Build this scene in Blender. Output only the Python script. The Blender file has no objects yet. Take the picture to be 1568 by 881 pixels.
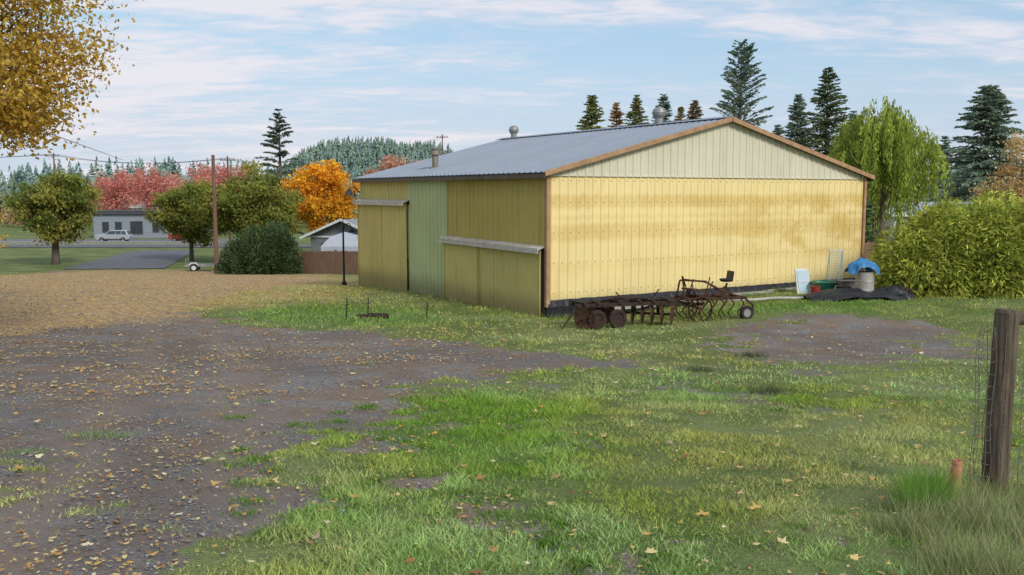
import bpy, math, random
import numpy as np
from mathutils import Vector, Matrix
R = random.Random(7)
rng = np.random.default_rng(11)
sc = bpy.context.scene
FOC, CX, CY, CAMZ = 1400.0, 784.0, 440.5, 3.7
PITCH = math.atan(145.5/FOC)

# ---------------------------------------------------------------- noise + terrain
def _h(ix, iy, s):
    n = (ix*374761393 + iy*668265263 + s*1442695041) & 0x7fffffff
    n = ((n ^ (n >> 13))*1274126177) & 0x7fffffff
    n = n ^ (n >> 16)
    return (n & 0xffff)/65535.0
def vn(x, y, s=0):
    x = np.asarray(x, float); y = np.asarray(y, float)
    ix = np.floor(x).astype(np.int64); iy = np.floor(y).astype(np.int64)
    fx = x-ix; fy = y-iy
    fx = fx*fx*(3-2*fx); fy = fy*fy*(3-2*fy)
    a = _h(ix, iy, s); b = _h(ix+1, iy, s); c = _h(ix, iy+1, s); d = _h(ix+1, iy+1, s)
    return (a*(1-fx)+b*fx)*(1-fy)+(c*(1-fx)+d*fx)*fy
def fbm(x, y, s=0, o=4):
    t = 0; a = .5; n = 0
    for i in range(o):
        t = t+a*vn(x*2**i, y*2**i, s+i*17); n += a; a *= .5
    return t/n
def sm(x, a, b):
    t = np.clip((np.asarray(x, float)-a)/(b-a), 0, 1)
    return t*t*(3-2*t)
_ys = np.arange(-80, 3500, .5)
_p = np.interp(_ys, [-80, 0, 6, 12, 20, 27, 36, 45, 70, 130, 300, 3500], [3.2, 1.95, 1.5, .9, .25, 0, -.1, -.75, -2.45, -3.3, -3.6, -3.6])
_k = np.hanning(13); _k /= _k.sum()
_p = np.convolve(np.pad(_p, 6, mode='edge'), _k, 'valid')
def H0(x, y):
    x = np.asarray(x, float); y = np.asarray(y, float)
    z = np.interp(y, _ys, _p)
    z = z + .36*sm(x, 3, 10)*sm(y, 22, 30)*(1-sm(y, 50, 80))
    return z
def H(x, y):
    x = np.asarray(x, float); y = np.asarray(y, float)
    near = 1-sm(y, 60, 120)
    return H0(x, y) + near*(.10*(fbm(x/4, y/4, 3, 3)-.5)+.05*(fbm(x/.7, y/.7, 5, 3)-.5))
def hz(x, y): return float(H(x, y))
def ray(px, py):
    a = (px-CX)/FOC; b = -(py-CY)/FOC
    return np.array([a, math.cos(PITCH)+b*math.sin(PITCH), -math.sin(PITCH)+b*math.cos(PITCH)])
_ts = np.geomspace(2, 2500, 5000)
def gp(px, py):
    d = ray(px, py)
    g = CAMZ+d[2]*_ts-H0(d[0]*_ts, d[1]*_ts)
    i = np.argmax(g < 0) if (g < 0).any() else len(_ts)-1
    t = _ts[i]
    return (d[0]*t, d[1]*t)
def bx(px, y):  # world x of a bearing at a given distance
    return (px-CX)/1407.5*y
def el(py, y):  # world z for an elevation at a given distance
    return CAMZ+(295-py)/1407.5*y

# ---------------------------------------------------------------- ground masks
def sdf(X, Y, poly, closed=True):
    P = np.array(poly); d = np.full(X.shape, 1e9); ins = np.zeros(X.shape, bool)
    for i in range(len(P) if closed else len(P)-1):
        a = P[i]; b = P[(i+1) % len(P)]
        e = b-a; L = (e*e).sum()+1e-9
        t = np.clip(((X-a[0])*e[0]+(Y-a[1])*e[1])/L, 0, 1)
        d = np.minimum(d, np.hypot(X-a[0]-t*e[0], Y-a[1]-t*e[1]))
        c = ((a[1] > Y) != (b[1] > Y)) & (X < (b[0]-a[0])*(Y-a[1])/(b[1]-a[1]+1e-12)+a[0])
        ins ^= c
    if not closed: return d
    return np.where(ins, d, -d)
def polyw(pts): return [gp(*p) for p in pts]
P_DRIVE = polyw([(-350, 900), (390, 900), (415, 860), (370, 800), (405, 740), (405, 700), (465, 658), (550, 640), (615, 606), (685, 588), (755, 568), (870, 560),
                 (980, 558), (900, 542), (740, 528), (650, 514), (560, 508), (430, 504), (360, 492), (305, 472), (340, 452), (450, 438), (500, 429), (480, 420), (330, 416), (200, 414), (80, 415), (-60, 430), (-350, 470)])
P_DRIVE = [(-9, 3.0), (-1.4, 3.0)] + P_DRIVE[1:]
P_PATCH = polyw([(1050, 522), (1110, 496), (1200, 484), (1340, 486), (1450, 501), (1510, 535), (1430, 562), (1250, 558), (1130, 545)])
P_TRACK = polyw([(520, 645), (640, 685), (780, 770), (930, 850), (1010, 900), (900, 900), (720, 805), (600, 722), (500, 668)])
P_TRACK2 = polyw([(980, 545), (1250, 562), (1568, 590), (1568, 606), (1200, 580), (970, 560)])
P_LEAF = polyw([(-60, 424), (120, 414), (330, 415), (480, 419), (560, 434), (510, 458), (380, 468), (230, 486), (-60, 520)])
P_LUSH = polyw([(540, 640), (640, 600), (800, 585), (900, 640), (820, 720), (700, 740), (580, 690)])
P_LUSH2 = polyw([(1000, 480), (1250, 455), (1400, 462), (1330, 480), (1120, 490)])
P_LUSH3 = polyw([(330, 480), (480, 462), (680, 480), (700, 500), (560, 506), (400, 502)])
P_LUSH4 = polyw([(350, 740), (560, 740), (760, 900), (380, 900), (400, 820)])
P_TUFT = polyw([(-20, 690), (100, 715), (125, 800), (60, 900), (-250, 900), (-250, 690)])
PATH = polyw([(205, 900), (225, 760), (265, 640), (300, 560), (270, 490), (215, 440), (200, 418)])
def tracks(X, Y):
    d = sdf(X, Y, PATH, False)+(fbm(X/2, Y/2, 63, 2)-.5)*.5
    return 1-sm(np.abs(d-.8), .14, .45)
def masks(X, Y):
    n = fbm(X/1.3, Y/1.3, 21, 4)-.5
    n2 = fbm(X/.35, Y/.35, 31, 3)-.5
    w = .45+.012*np.abs(Y)
    def m(poly, amp, ww=1.):
        return sm(sdf(X, Y, poly)+n*amp+n2*amp*.8, -w*ww, w*ww)
    dr = m(P_DRIVE, 2.1)
    dr = dr*(1-.66*m(P_TUFT, 1.2)*sm(n+n2*.5, -.12, .12))
    pa = m(P_PATCH, 3.0, 2.0)*.96*sm(n+n2*.6, -.42, -.12)
    tr = m(P_TRACK, .9, .9)*sm(n2+n*.6, -.15, .15)*.85
    t2 = m(P_TRACK2, 1.5, 2)*sm(n, -.2, .2)*.6
    sp_ = sm(n2*.7+n, .17, .3)*.55*(Y < 26)
    d = np.maximum.reduce([dr, pa, tr, t2, sp_])
    lf = m(P_LEAF, 3.2, 2.4)
    lu = np.maximum.reduce([m(P_LUSH, 3, 3.5)*.85, m(P_LUSH2, 1.5, 2)*.9, m(P_LUSH3, 1, 1.5)*.8, m(P_LUSH4, 1.2, 1.5)*.8*sm(n, -.15, .1), sm(n, .0, .22)*.45])
    return d, lf, lu

# ---------------------------------------------------------------- materials
def nt(m):
    m.use_nodes = True
    n = m.node_tree
    return n, n.nodes, n.links
def mk(name, c1, c2=None, rough=.7, metal=0., scale=4., bump=.0, stretch=(1, 1, 1), c3=None, spec=.3, detail=6, ramp=(.35, .65)):
    m = bpy.data.materials.new(name); t, N, L = nt(m)
    b = N['Principled BSDF']; b.inputs['Roughness'].default_value = rough; b.inputs['Metallic'].default_value = metal
    b.inputs['Specular IOR Level'].default_value = spec
    c2 = c2 or tuple(x*.75 for x in c1)
    tc = N.new('ShaderNodeTexCoord'); mp = N.new('ShaderNodeMapping'); mp.inputs['Scale'].default_value = stretch
    L.new(tc.outputs['Object'], mp.inputs[0])
    no = N.new('ShaderNodeTexNoise'); no.inputs['Scale'].default_value = scale; no.inputs['Detail'].default_value = detail; no.inputs['Roughness'].default_value = .65
    L.new(mp.outputs[0], no.inputs['Vector'])
    cr = N.new('ShaderNodeValToRGB'); cr.color_ramp.elements[0].position = ramp[0]; cr.color_ramp.elements[1].position = ramp[1]
    cr.color_ramp.elements[0].color = (*c1, 1); cr.color_ramp.elements[1].color = (*c2, 1)
    L.new(no.outputs['Fac'], cr.inputs[0]); L.new(cr.outputs[0], b.inputs['Base Color'])
    if bump:
        bp = N.new('ShaderNodeBump'); bp.inputs['Strength'].default_value = bump; bp.inputs['Distance'].default_value = .02
        L.new(no.outputs['Fac'], bp.inputs['Height']); L.new(bp.outputs[0], b.inputs['Normal'])
    return m
def leafmat(name, trans=.35):
    m = bpy.data.materials.new(name); t, N, L = nt(m)
    N.remove(N['Principled BSDF'])
    at = N.new('ShaderNodeAttribute'); at.attribute_name = 'Col'
    d = N.new('ShaderNodeBsdfDiffuse'); L.new(at.outputs['Color'], d.inputs[0])
    if trans <= 0:
        L.new(d.outputs[0], N['Material Output'].inputs[0]); return m
    tr = N.new('ShaderNodeBsdfTranslucent'); L.new(at.outputs['Color'], tr.inputs[0])
    mx = N.new('ShaderNodeMixShader'); mx.inputs[0].default_value = trans
    L.new(d.outputs[0], mx.inputs[1]); L.new(tr.outputs[0], mx.inputs[2])
    L.new(mx.outputs[0], N['Material Output'].inputs[0])
    return m
M_LEAF = leafmat('foliage_leaf', .4); M_GRASS = leafmat('grass_blade', .3); M_LITTER = leafmat('leaf_litter', 0); M_STONE = leafmat('stone_chips', 0.); M_FAR = leafmat('distant_foliage', 0)
M_BARK = mk('bark', (.09, .065, .045), (.17, .13, .10), .9, scale=6, bump=.6, stretch=(3, 3, .6))
M_RUST = mk('rusty_iron', (.035, .02, .015), (.12, .055, .03), .85, .2, 9, .5)
M_RUSTD = mk('dark_iron', (.025, .018, .016), (.07, .04, .028), .8, .2, 9, .4)
M_BLACK = mk('black_plastic', (.012, .012, .014), (.03, .03, .033), .45, scale=5)
M_RUB = mk('rubber', (.02, .02, .02), (.04, .035, .03), .85, scale=12)
M_WHITE = mk('white_paint', (.7, .7, .68), (.55, .55, .52), .5, scale=3)
M_GALV = mk('galvanised', (.42, .43, .43), (.30, .31, .31), .45, .55, 6)
M_CONC = mk('concrete', (.32, .31, .28), (.2, .19, .17), .9, scale=4, bump=.4)
M_GLASS = mk('window_glass', (.03, .04, .05), (.05, .06, .07), .1, scale=.6, spec=.8)
M_WOOD = mk('old_wood', (.055, .04, .028), (.17, .13, .095), .9, scale=7, bump=.9, stretch=(5, 5, .3))
M_FENCE = mk('fence_boards', (.16, .09, .055), (.24, .15, .10), .9, scale=4, bump=.4, stretch=(3, 3, .4))

# ---------------------------------------------------------------- mesh helpers
def link(o, parent=None):
    sc.collection.objects.link(o)
    if parent: o.parent = parent
    return o
class MB:
    def __init__(s): s.v = []; s.f = []; s.m = []
    def add(s, vs, fs, mi=0):
        o = len(s.v); s.v += [tuple(v) for v in vs]; s.f += [tuple(i+o for i in f) for f in fs]; s.m += [mi]*len(fs)
    def box(s, c, d, mi=0, rz=0, rx=0, ry=0):
        M = Matrix.Rotation(rz, 3, 'Z') @ Matrix.Rotation(ry, 3, 'Y') @ Matrix.Rotation(rx, 3, 'X')
        vs = [M @ Vector((x*d[0]/2, y*d[1]/2, z*d[2]/2))+Vector(c) for x in (-1, 1) for y in (-1, 1) for z in (-1, 1)]
        s.add(vs, [(0, 1, 3, 2), (4, 6, 7, 5), (0, 4, 5, 1), (2, 3, 7, 6), (0, 2, 6, 4), (1, 5, 7, 3)], mi)
    def cyl(s, p, q, r, r2=None, n=10, mi=0, caps=True):
        p = Vector(p); q = Vector(q); r2 = r if r2 is None else r2
        a = (q-p).normalized(); u = a.orthogonal().normalized(); w = a.cross(u)
        vs = []
        for c, rr in ((p, r), (q, r2)):
            for i in range(n):
                t = 2*math.pi*i/n; vs.append(c+(u*math.cos(t)+w*math.sin(t))*rr)
        fs = [(i, (i+1) % n, n+(i+1) % n, n+i) for i in range(n)]
        if caps: fs += [tuple(range(n))[::-1], tuple(range(n, 2*n))]
        s.add(vs, fs, mi)
    def tube(s, pts, rs, n=6, mi=0):
        for i in range(len(pts)-1): s.cyl(pts[i], pts[i+1], rs[i], rs[i+1], n, mi, True)
    def rev(s, c, prof, n=16, mi=0, ax='Z'):
        vs = []; c = Vector(c)
        for r, z in prof:
            for i in range(n):
                t = 2*math.pi*i/n; a, b = r*math.cos(t), r*math.sin(t)
                vs.append(c+Vector((a, b, z) if ax == 'Z' else ((z, a, b) if ax == 'X' else (a, z, b))))
        fs = []
        for k in range(len(prof)-1):
            for i in range(n):
                j = (i+1) % n; fs.append((k*n+i, k*n+j, (k+1)*n+j, (k+1)*n+i))
        s.add(vs, fs, mi)
    def obj(s, name, mats, parent=None, loc=(0, 0, 0), rz=0, smooth=False, bevel=0):
        me = bpy.data.meshes.new(name); me.from_pydata(s.v, [], s.f); me.update()
        for m in mats: me.materials.append(m)
        me.polygons.foreach_set('material_index', s.m)
        if smooth: me.polygons.foreach_set('use_smooth', [True]*len(s.f))
        o = bpy.data.objects.new(name, me); o.location = loc; o.rotation_euler = (0, 0, rz)
        link(o, parent)
        if bevel:
            b = o.modifiers.new('bevel', 'BEVEL'); b.width = bevel; b.segments = 2; b.limit_method = 'ANGLE'
        return o
def empty(name, loc=(0, 0, 0), rz=0):
    o = bpy.data.objects.new(name, None); o.location = loc; o.rotation_euler = (0, 0, rz); o.empty_display_size = .2
    return link(o)
def polys(name, V, C, mat, parent=None, loc=(0, 0, 0)):
    n, k, _ = V.shape
    me = bpy.data.meshes.new(name); me.vertices.add(n*k); me.vertices.foreach_set('co', V.astype(np.float32).ravel())
    me.loops.add(n*k); me.loops.foreach_set('vertex_index', np.arange(n*k, dtype=np.int32))
    me.polygons.add(n); me.polygons.foreach_set('loop_start', np.arange(0, n*k, k, dtype=np.int32))
    me.update(calc_edges=True)
    a = me.color_attributes.new('Col', 'FLOAT_COLOR', 'POINT')
    if C.ndim == 2: C = np.repeat(C[:, None, :], k, 1)
    cc = np.ones((n*k, 4), np.float32); cc[:, :3] = np.clip(C.reshape(-1, 3), 0, 1); a.data.foreach_set('color', cc.ravel())
    me.materials.append(mat)
    o = bpy.data.objects.new(name, me); o.location = loc
    return link(o, parent)
def unit(v): return v/(np.linalg.norm(v, axis=-1, keepdims=True)+1e-9)
def leafquads(C, size, aspect=.55, dirs=None, flat=0.):
    n = len(C)
    d = unit(rng.normal(size=(n, 3))) if dirs is None else unit(dirs+.45*rng.normal(size=(n, 3)))
    r = rng.normal(size=(n, 3)); r[:, 2] += flat
    s = unit(np.cross(d, r)); size = np.asarray(size)*np.ones(n)
    L = d*size[:, None]; W = s*(size*aspect)[:, None]
    return np.stack([C-L*.5, C+W*.5, C+L*.5, C-W*.5], 1)
def pal(cols, n, w=None):
    cols = np.array(cols); i = rng.choice(len(cols), n, p=w); j = rng.choice(len(cols), n, p=w)
    t = rng.random((n, 1))*.5
    return cols[i]*(1-t)+cols[j]*t

# ---------------------------------------------------------------- trees
def tree(name, x, y, Hh, rad, cz, ncl, nl, ls, cols, tr=.2, rc=.8, w=None, lean=(0, 0), asp=.6, low=-.9, extra=(), pw=.42, nlimb=70):
    z0 = hz(x, y)
    p = empty(name, (x, y, z0))
    cen = np.array([lean[0], lean[1], cz])
    cl = []
    while len(cl) < ncl:
        v = rng.normal(size=3); v /= np.linalg.norm(v); v *= rng.random()**pw
        if v[2] < low: continue
        cl.append(cen+v*np.array(rad)*(.82+.26*rng.random()))
    for ex, ey, ez, er, eh, en in extra:
        for i in range(en):
            v = rng.normal(size=3); v /= np.linalg.norm(v); v *= rng.random()**.45
            cl.append(np.array([ex, ey, ez])+v*np.array([er, er, eh]))
    cl = np.array(cl); nc = len(cl)
    mb = MB()
    ff = cen*np.array([.6, .6, 1])*.55
    mb.tube([(0, 0, -.4), (cen[0]*.2, cen[1]*.2, ff[2]*.5), tuple(ff), (cen[0], cen[1], cz), (cen[0]*1.05, cen[1]*1.05, cz+rad[2]*.7)], [tr*1.25, tr*.95, tr*.75, tr*.4, tr*.08], 9)
    for c in cl[rng.permutation(nc)[:nlimb]]:
        t = R.uniform(.35, .95); st = np.array([cen[0]*t, cen[1]*t, cz*t])
        st[2] = min(st[2], c[2]+.3)
        mid = (st+c)/2+np.array([0, 0, .12*rad[2]])+rng.normal(size=3)*.06*rad[0]
        mb.tube([tuple(st), tuple(mid), tuple(c)], [tr*.3, tr*.15, tr*.03], 5)
        for q in range(3 if nlimb > 80 else 0):
            e = c+rng.normal(size=3)*rc*.7; mb.cyl(tuple(mid*.3+c*.7), tuple(e), .014, .004, 3)
    mb.obj('trunk_and_limbs', [M_BARK], p, smooth=True)
    k = rng.integers(0, nc, nl)
    off = np.clip(rng.normal(size=(nl, 3)), -2.2, 2.2)*rc*np.array([.5, .5, .36])
    C = cl[k]+off
    cc = pal(cols, nc, w)
    Cc = cc[k]*.65+pal(cols, nl, w)*.35
    Cc *= (.78+.44*rng.random((nl, 1)))
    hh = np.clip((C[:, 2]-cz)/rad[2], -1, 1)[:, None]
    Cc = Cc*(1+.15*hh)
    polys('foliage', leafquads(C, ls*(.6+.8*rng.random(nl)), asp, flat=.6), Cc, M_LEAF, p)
    return p
def conifer(name, x, y, Hh, rad, cols, ls=.4, z0f=.08, dens=1., power=.9, droop=.25, tr=.16, gap=.5, w=None, jit=.35, nb=(6, 8), fill=11):
    z0 = hz(x, y)
    p = empty(name, (x, y, z0))
    mb = MB(); mb.tube([(0, 0, -.3), (0, 0, Hh*.5), (0, 0, Hh*.98)], [tr*1.3, tr*.7, .02], 7)
    Cs = []; Ds = []; Bs = []; z = Hh*z0f
    while z < Hh*.99:
        t = (z-Hh*z0f)/(Hh*(1-z0f))
        L0 = rad*(1-t)**power*min(1, .55+t*6)+.12
        for b in range(R.randint(*nb)):
            a = R.uniform(0, 6.283); L = L0*(1-jit*R.random()*1.3)
            if R.random() > dens: continue
            up = (.25*t*2-droop)*L
            e = np.array([math.cos(a)*L, math.sin(a)*L, up])
            if L > .9: mb.cyl((0, 0, z), tuple(e*.9+np.array([0, 0, z])), .03*min(1, L/2)+.01, .008, 3, 0, False)
            n = max(4, int(L/ls*fill))
            q = rng.random(n)**.7
            side = np.array([-math.sin(a), math.cos(a), 0])
            wd = (.30*L*(1.05-q)+.10)*rng.normal(size=n)*.6
            C = q[:, None]*e[None]+wd[:, None]*side+np.array([0, 0, z])
            C[:, 2] += .12*L*np.sin(q*3)-.10*rng.random(n)*ls-.3*np.abs(wd)
            Cs.append(C); D = np.repeat((e/L*.9)[None], n, 0)+side*np.sign(wd)[:, None]*.5; D[:, 2] -= .25; Ds.append(D); Bs.append(np.full(n, R.uniform(.7, 1.25)))
        z += gap*(.45+.55*(1-t))*R.uniform(.7, 1.3)
    C = np.concatenate(Cs); D = np.concatenate(Ds); n = len(C)
    mb.obj('trunk_and_limbs', [M_BARK], p)
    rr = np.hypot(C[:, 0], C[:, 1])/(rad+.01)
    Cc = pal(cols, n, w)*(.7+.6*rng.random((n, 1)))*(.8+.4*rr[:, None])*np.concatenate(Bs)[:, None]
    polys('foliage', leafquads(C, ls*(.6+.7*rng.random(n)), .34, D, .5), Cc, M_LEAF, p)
    return p
FIR = [(.15, .21, .10), (.22, .28, .13), (.09, .14, .08), (.29, .32, .13)]
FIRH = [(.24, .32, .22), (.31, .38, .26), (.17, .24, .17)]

# ---------------------------------------------------------------- ground mesh
def axis(fine, step, mid, mstep, far, g=1.12):
    a = list(np.arange(0, fine, step)); v = fine
    while v < mid: a.append(v); v += mstep
    s = mstep
    while v < far: a.append(v); s *= g; v += s
    a.append(far); return np.array(a)
ax = axis(17, .14, 60, 1.2, 3000); xs = np.concatenate([-ax[:0:-1], ax])
ay = axis(42, .14, 140, 1.0, 3300); ysn = np.concatenate([[-60, -40, -25, -15, -8, -4, -2], ay])
X, Y = np.meshgrid(xs, ysn); Z = H(X, Y)
d_, l_, u_ = masks(X, Y); tk = tracks(X, Y)*(Y < 60)
Z = Z-.035*d_*(Y < 40)-.02*tk
nx, ny = len(xs), len(ysn)
me = bpy.data.meshes.new('ground'); V = np.stack([X, Y, Z], -1).reshape(-1, 3)
me.vertices.add(len(V)); me.vertices.foreach_set('co', V.astype(np.float32).ravel())
I = np.arange(nx*ny).reshape(ny, nx)
F = np.stack([I[:-1, :-1], I[:-1, 1:], I[1:, 1:], I[1:, :-1]], -1).reshape(-1, 4)
me.loops.add(F.size); me.loops.foreach_set('vertex_index', F.astype(np.int32).ravel())
me.polygons.add(len(F)); me.polygons.foreach_set('loop_start', np.arange(0, F.size, 4, dtype=np.int32))
me.update(calc_edges=True); me.polygons.foreach_set('use_smooth', [True]*len(F))
ca = me.color_attributes.new('Mask', 'FLOAT_COLOR', 'POINT')
cc = np.ones((nx*ny, 4), np.float32); cc[:, 0] = d_.ravel(); cc[:, 1] = l_.ravel(); cc[:, 2] = u_.ravel(); ca.data.foreach_set('color', cc.ravel())
cb_ = me.color_attributes.new('Track', 'FLOAT_COLOR', 'POINT'); c2 = np.ones((nx*ny, 4), np.float32); c2[:, :3] = tk.ravel()[:, None]; cb_.data.foreach_set('color', c2.ravel())
gm = bpy.data.materials.new('ground_grass_and_gravel'); t, N, L = nt(gm); B = N['Principled BSDF']; B.inputs['Roughness'].default_value = .9; B.inputs['Specular IOR Level'].default_value = .25
tc = N.new('ShaderNodeTexCoord'); at = N.new('ShaderNodeAttribute'); at.attribute_name = 'Mask'; at2 = N.new('ShaderNodeAttribute'); at2.attribute_name = 'Track'
sp = N.new('ShaderNodeSeparateColor'); L.new(at.outputs['Color'], sp.inputs[0])
def noise(s, d=5, r=.6):
    n = N.new('ShaderNodeTexNoise'); n.inputs['Scale'].default_value = s; n.inputs['Detail'].default_value = d; n.inputs['Roughness'].default_value = r
    L.new(tc.outputs['Object'], n.inputs['Vector']); return n.outputs['Fac']
def math_(op, a, b=None, c=None, clamp=False):
    n = N.new('ShaderNodeMath'); n.operation = op; n.use_clamp = clamp
    for i, v in enumerate((a, b, c)):
        if v is None: continue
        if isinstance(v, (int, float)): n.inputs[i].default_value = v
        else: L.new(v, n.inputs[i])
    return n.outputs[0]
def mixc(f, a, b, mode='MIX'):
    n = N.new('ShaderNodeMix'); n.data_type = 'RGBA'; n.blend_type = mode
    for s, v in ((n.inputs[0], f), (n.inputs[6], a), (n.inputs[7], b)):
        if isinstance(v, (int, float)): s.default_value = v
        elif isinstance(v, tuple): s.default_value = (*v, 1)
        else: L.new(v, s)
    return n.outputs[2]
def mrange(v, a, b, c=0., d=1.):
    if a > b: a, b, c, d = b, a, d, c
    n = N.new('ShaderNodeMapRange'); n.interpolation_type = 'SMOOTHSTEP'
    L.new(v, n.inputs[0])
    for i, q in enumerate((a, b, c, d)): n.inputs[i+1].default_value = q
    return n.outputs[0]
def voro(s):
    n = N.new('ShaderNodeTexVoronoi'); n.inputs['Scale'].default_value = s; L.new(tc.outputs['Object'], n.inputs['Vector']); return n
nf = noise(5, 6, .7); nl_ = noise(.35, 4); nm = noise(1.1, 6, .65); nff = noise(28, 4, .7)
v1 = voro(55); v2 = voro(9)
s1 = N.new('ShaderNodeSeparateColor'); L.new(v1.outputs['Color'], s1.inputs[0])
drive = mrange(math_('ADD', sp.outputs[0], math_('MULTIPLY', math_('SUBTRACT', nf, .5), 1.1)), .34, .66)
gcol = mixc(s1.outputs[0], (.11, .098, .092), (.31, .285, .265))
brown = mixc(nff, (.14, .092, .062), (.30, .215, .16))
gcol = mixc(mrange(nm, .40, .60), gcol, brown)
gcol = mixc(mrange(nl_, .42, .6), gcol, mixc(.5, gcol, (.11, .095, .085)))
gcol = mixc(math_('MULTIPLY', at2.outputs['Fac'], .6), gcol, mixc(nff, (.17, .128, .098), (.29, .23, .19)))
grass = mixc(mrange(nff, .3, .7), (.05, .07, .02), (.17, .22, .05))
grass = mixc(mrange(nl_, .42, .62), grass, mixc(nff, (.11, .14, .045), (.27, .30, .11)))
grass = mixc(mrange(nf, .52, .72), grass, (.15, .11, .065))
grass = mixc(math_('MULTIPLY', sp.outputs[2], .6), grass, (.07, .16, .025))
base = mixc(drive, grass, gcol)
s2 = N.new('ShaderNodeSeparateColor'); L.new(v2.outputs['Color'], s2.inputs[0])
lv = mrange(v2.outputs['Distance'], .50, .40)
lf = math_('MULTIPLY', lv, mrange(math_('ADD', math_('MULTIPLY', sp.outputs[1], .8), math_('MULTIPLY', s2.outputs[0], .5)), .60, .68))
lf = math_('MAXIMUM', math_('MULTIPLY', lf, mrange(nm, .34, .48, .4, 1.)), math_('MULTIPLY', sp.outputs[1], mrange(nf, .38, .62, .05, .85)))
base = mixc(lf, base, mixc(s2.outputs[1], (.60, .41, .14), (.44, .25, .11)))
L.new(base, B.inputs['Base Color'])
bp = N.new('ShaderNodeBump'); bp.inputs['Strength'].default_value = .8; bp.inputs['Distance'].default_value = .02
L.new(math_('ADD', math_('MULTIPLY', v1.outputs['Distance'], -.6), nff), bp.inputs['Height']); L.new(bp.outputs[0], B.inputs['Normal'])
me.materials.append(gm); link(bpy.data.objects.new('ground', me))

# barn frame
A = math.radians(31.7); cA, sA = math.cos(A), math.sin(A)
P0 = (1.04, 27.0); W = 14.3; LN = 14.3; EV = 4.3; RG = 6.1
def toL(x, y):
    dx = x-P0[0]; dy = y-P0[1]
    return dx*cA+dy*sA, -dx*sA+dy*cA
def toW(u, v): return P0[0]+u*cA-v*sA, P0[1]+u*sA+v*cA

# ---------------------------------------------------------------- grass blades
def scatter(n, y0, y1, pw, half=.72, off=0):
    a = rng.random(n)
    e = 2-pw
    y = (y0**e+a*(y1**e-y0**e))**(1/e)
    x = (rng.random(n)*2-1)*half*y+off
    return x, y
def inbarn(x, y, m=.15):
    u, v = toL(x, y); return (u > -m) & (u < W+m) & (v > -m) & (v < LN+m)
def grass_layer(n, y0, y1, pw, hgt, wid):
    x, y = scatter(n, y0, y1, pw, .68)
    d, l, u = masks(x, y)
    patch = fbm(x/.45, y/.45, 77, 3)
    keep = (rng.random(n) > np.clip(d*1.35-.1, 0, .985)) & ~inbarn(x, y)
    keep &= rng.random(n) < np.clip(.2+2.2*(patch-.25)+u*.4, 0, 1)
    x, y, u, d, l, patch = x[keep], y[keep], u[keep], d[keep], l[keep], patch[keep]; n = len(x)
    z = H(x, y)-.01-.035*d
    big = fbm(x/3.5, y/3.5, 91, 3); dew = sm(fbm(x/2.2+9, y/2.2, 95, 3)+.10*sm(x, 0, 4)*(1-sm(y, 14, 20)), .45, .64)
    h = hgt*(.35+1.0*rng.random(n)**1.3)*(.55+1.5*(patch-.3)+.6*u)*(1-.5*d)*(1+y*.015)
    w = wid*(.7+.6*rng.random(n))*(1+y*.05)
    a = rng.random(n)*6.283; ln = h*(.4+1.1*rng.random(n)); b = rng.random(n)*6.283
    B0 = np.stack([x-np.cos(a)*w/2, y-np.sin(a)*w/2, z], 1); B1 = np.stack([x+np.cos(a)*w/2, y+np.sin(a)*w/2, z], 1)
    T = np.stack([x+np.cos(b)*ln, y+np.sin(b)*ln, z+h], 1)
    lush = np.array([.16, .34, .035]); mid = np.array([.31, .39, .065]); dry = np.array([.54, .47, .18]); dw = np.array([.38, .53, .24])
    c = mid*np.ones((n, 1)); k = np.clip(u, 0, 1)[:, None]; c = c*(1-k)+lush*k
    k = (dew*(1-u*.7)*.7)[:, None]; c = c*(1-k)+dw*k
    k = (sm(big, .45, .7)*.5*(1-u)+sm(y, 13, 20)*.4*(1-u)+(rng.random(n) < .09)*.6)[:, None].clip(0, 1); c = c*(1-k)+dry*k
    c = c*(.5+.85*rng.random((n, 1)))*(.66+.8*patch[:, None])
    return np.stack([B0, B1, T], 1), c
parts = [grass_layer(290000, 4.3, 13, 1.3, .042, .008), grass_layer(200000, 11, 40, 1.5, .05, .011)]
GV = np.concatenate([p[0] for p in parts]); GC = np.concatenate([p[1] for p in parts])
def tuft(cx, cy, n, r, h, cols, w=.01):
    x = cx+rng.normal(size=n)*r; y = cy+rng.normal(size=n)*r; z = H(x, y)-.02
    hh = h*(.4+.8*rng.random(n)); a = rng.random(n)*6.283; b = rng.random(n)*6.283; ln = hh*(.2+.8*rng.random(n))
    B0 = np.stack([x-np.cos(a)*w/2, y-np.sin(a)*w/2, z], 1); B1 = np.stack([x+np.cos(a)*w/2, y+np.sin(a)*w/2, z], 1)
    T = np.stack([x+np.cos(b)*ln, y+np.sin(b)*ln, z+hh], 1)
    return np.stack([B0, B1, T], 1), pal(cols, n)*(.6+.7*rng.random((n, 1)))
TG = [(.18, .28, .06), (.42, .39, .19), (.28, .36, .13), (.5, .46, .28)]
tf = []
for i in range(34):
    px = R.uniform(1385, 1640); py = R.uniform(745, 900)
    if px < 1440 and py > 820: continue
    g = gp(px, py); tf.append(tuft(g[0], g[1], 420, .10, R.uniform(.13, .26), TG, .006))
for px, py in [(1415, 765), (1425, 775), (1408, 785)]:
    g = gp(px, py); tf.append(tuft(g[0], g[1], 500, .06, .28, [(.14, .32, .04), (.22, .38, .07)], .007))
for px, py in [(120, 664), (150, 660), (180, 662), (560, 556), (40, 690)]:
    g = gp(px, py); tf.append(tuft(g[0], g[1], 200, .1, .05, [(.3, .38, .2), (.2, .28, .1)], .007))
for px, py in [(1180, 598), (1070, 568), (1150, 545)]:
    g = gp(px, py); tf.append(tuft(g[0], g[1], 260, .16, .12, [(.09, .11, .05), (.18, .2, .09)], .012))
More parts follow.
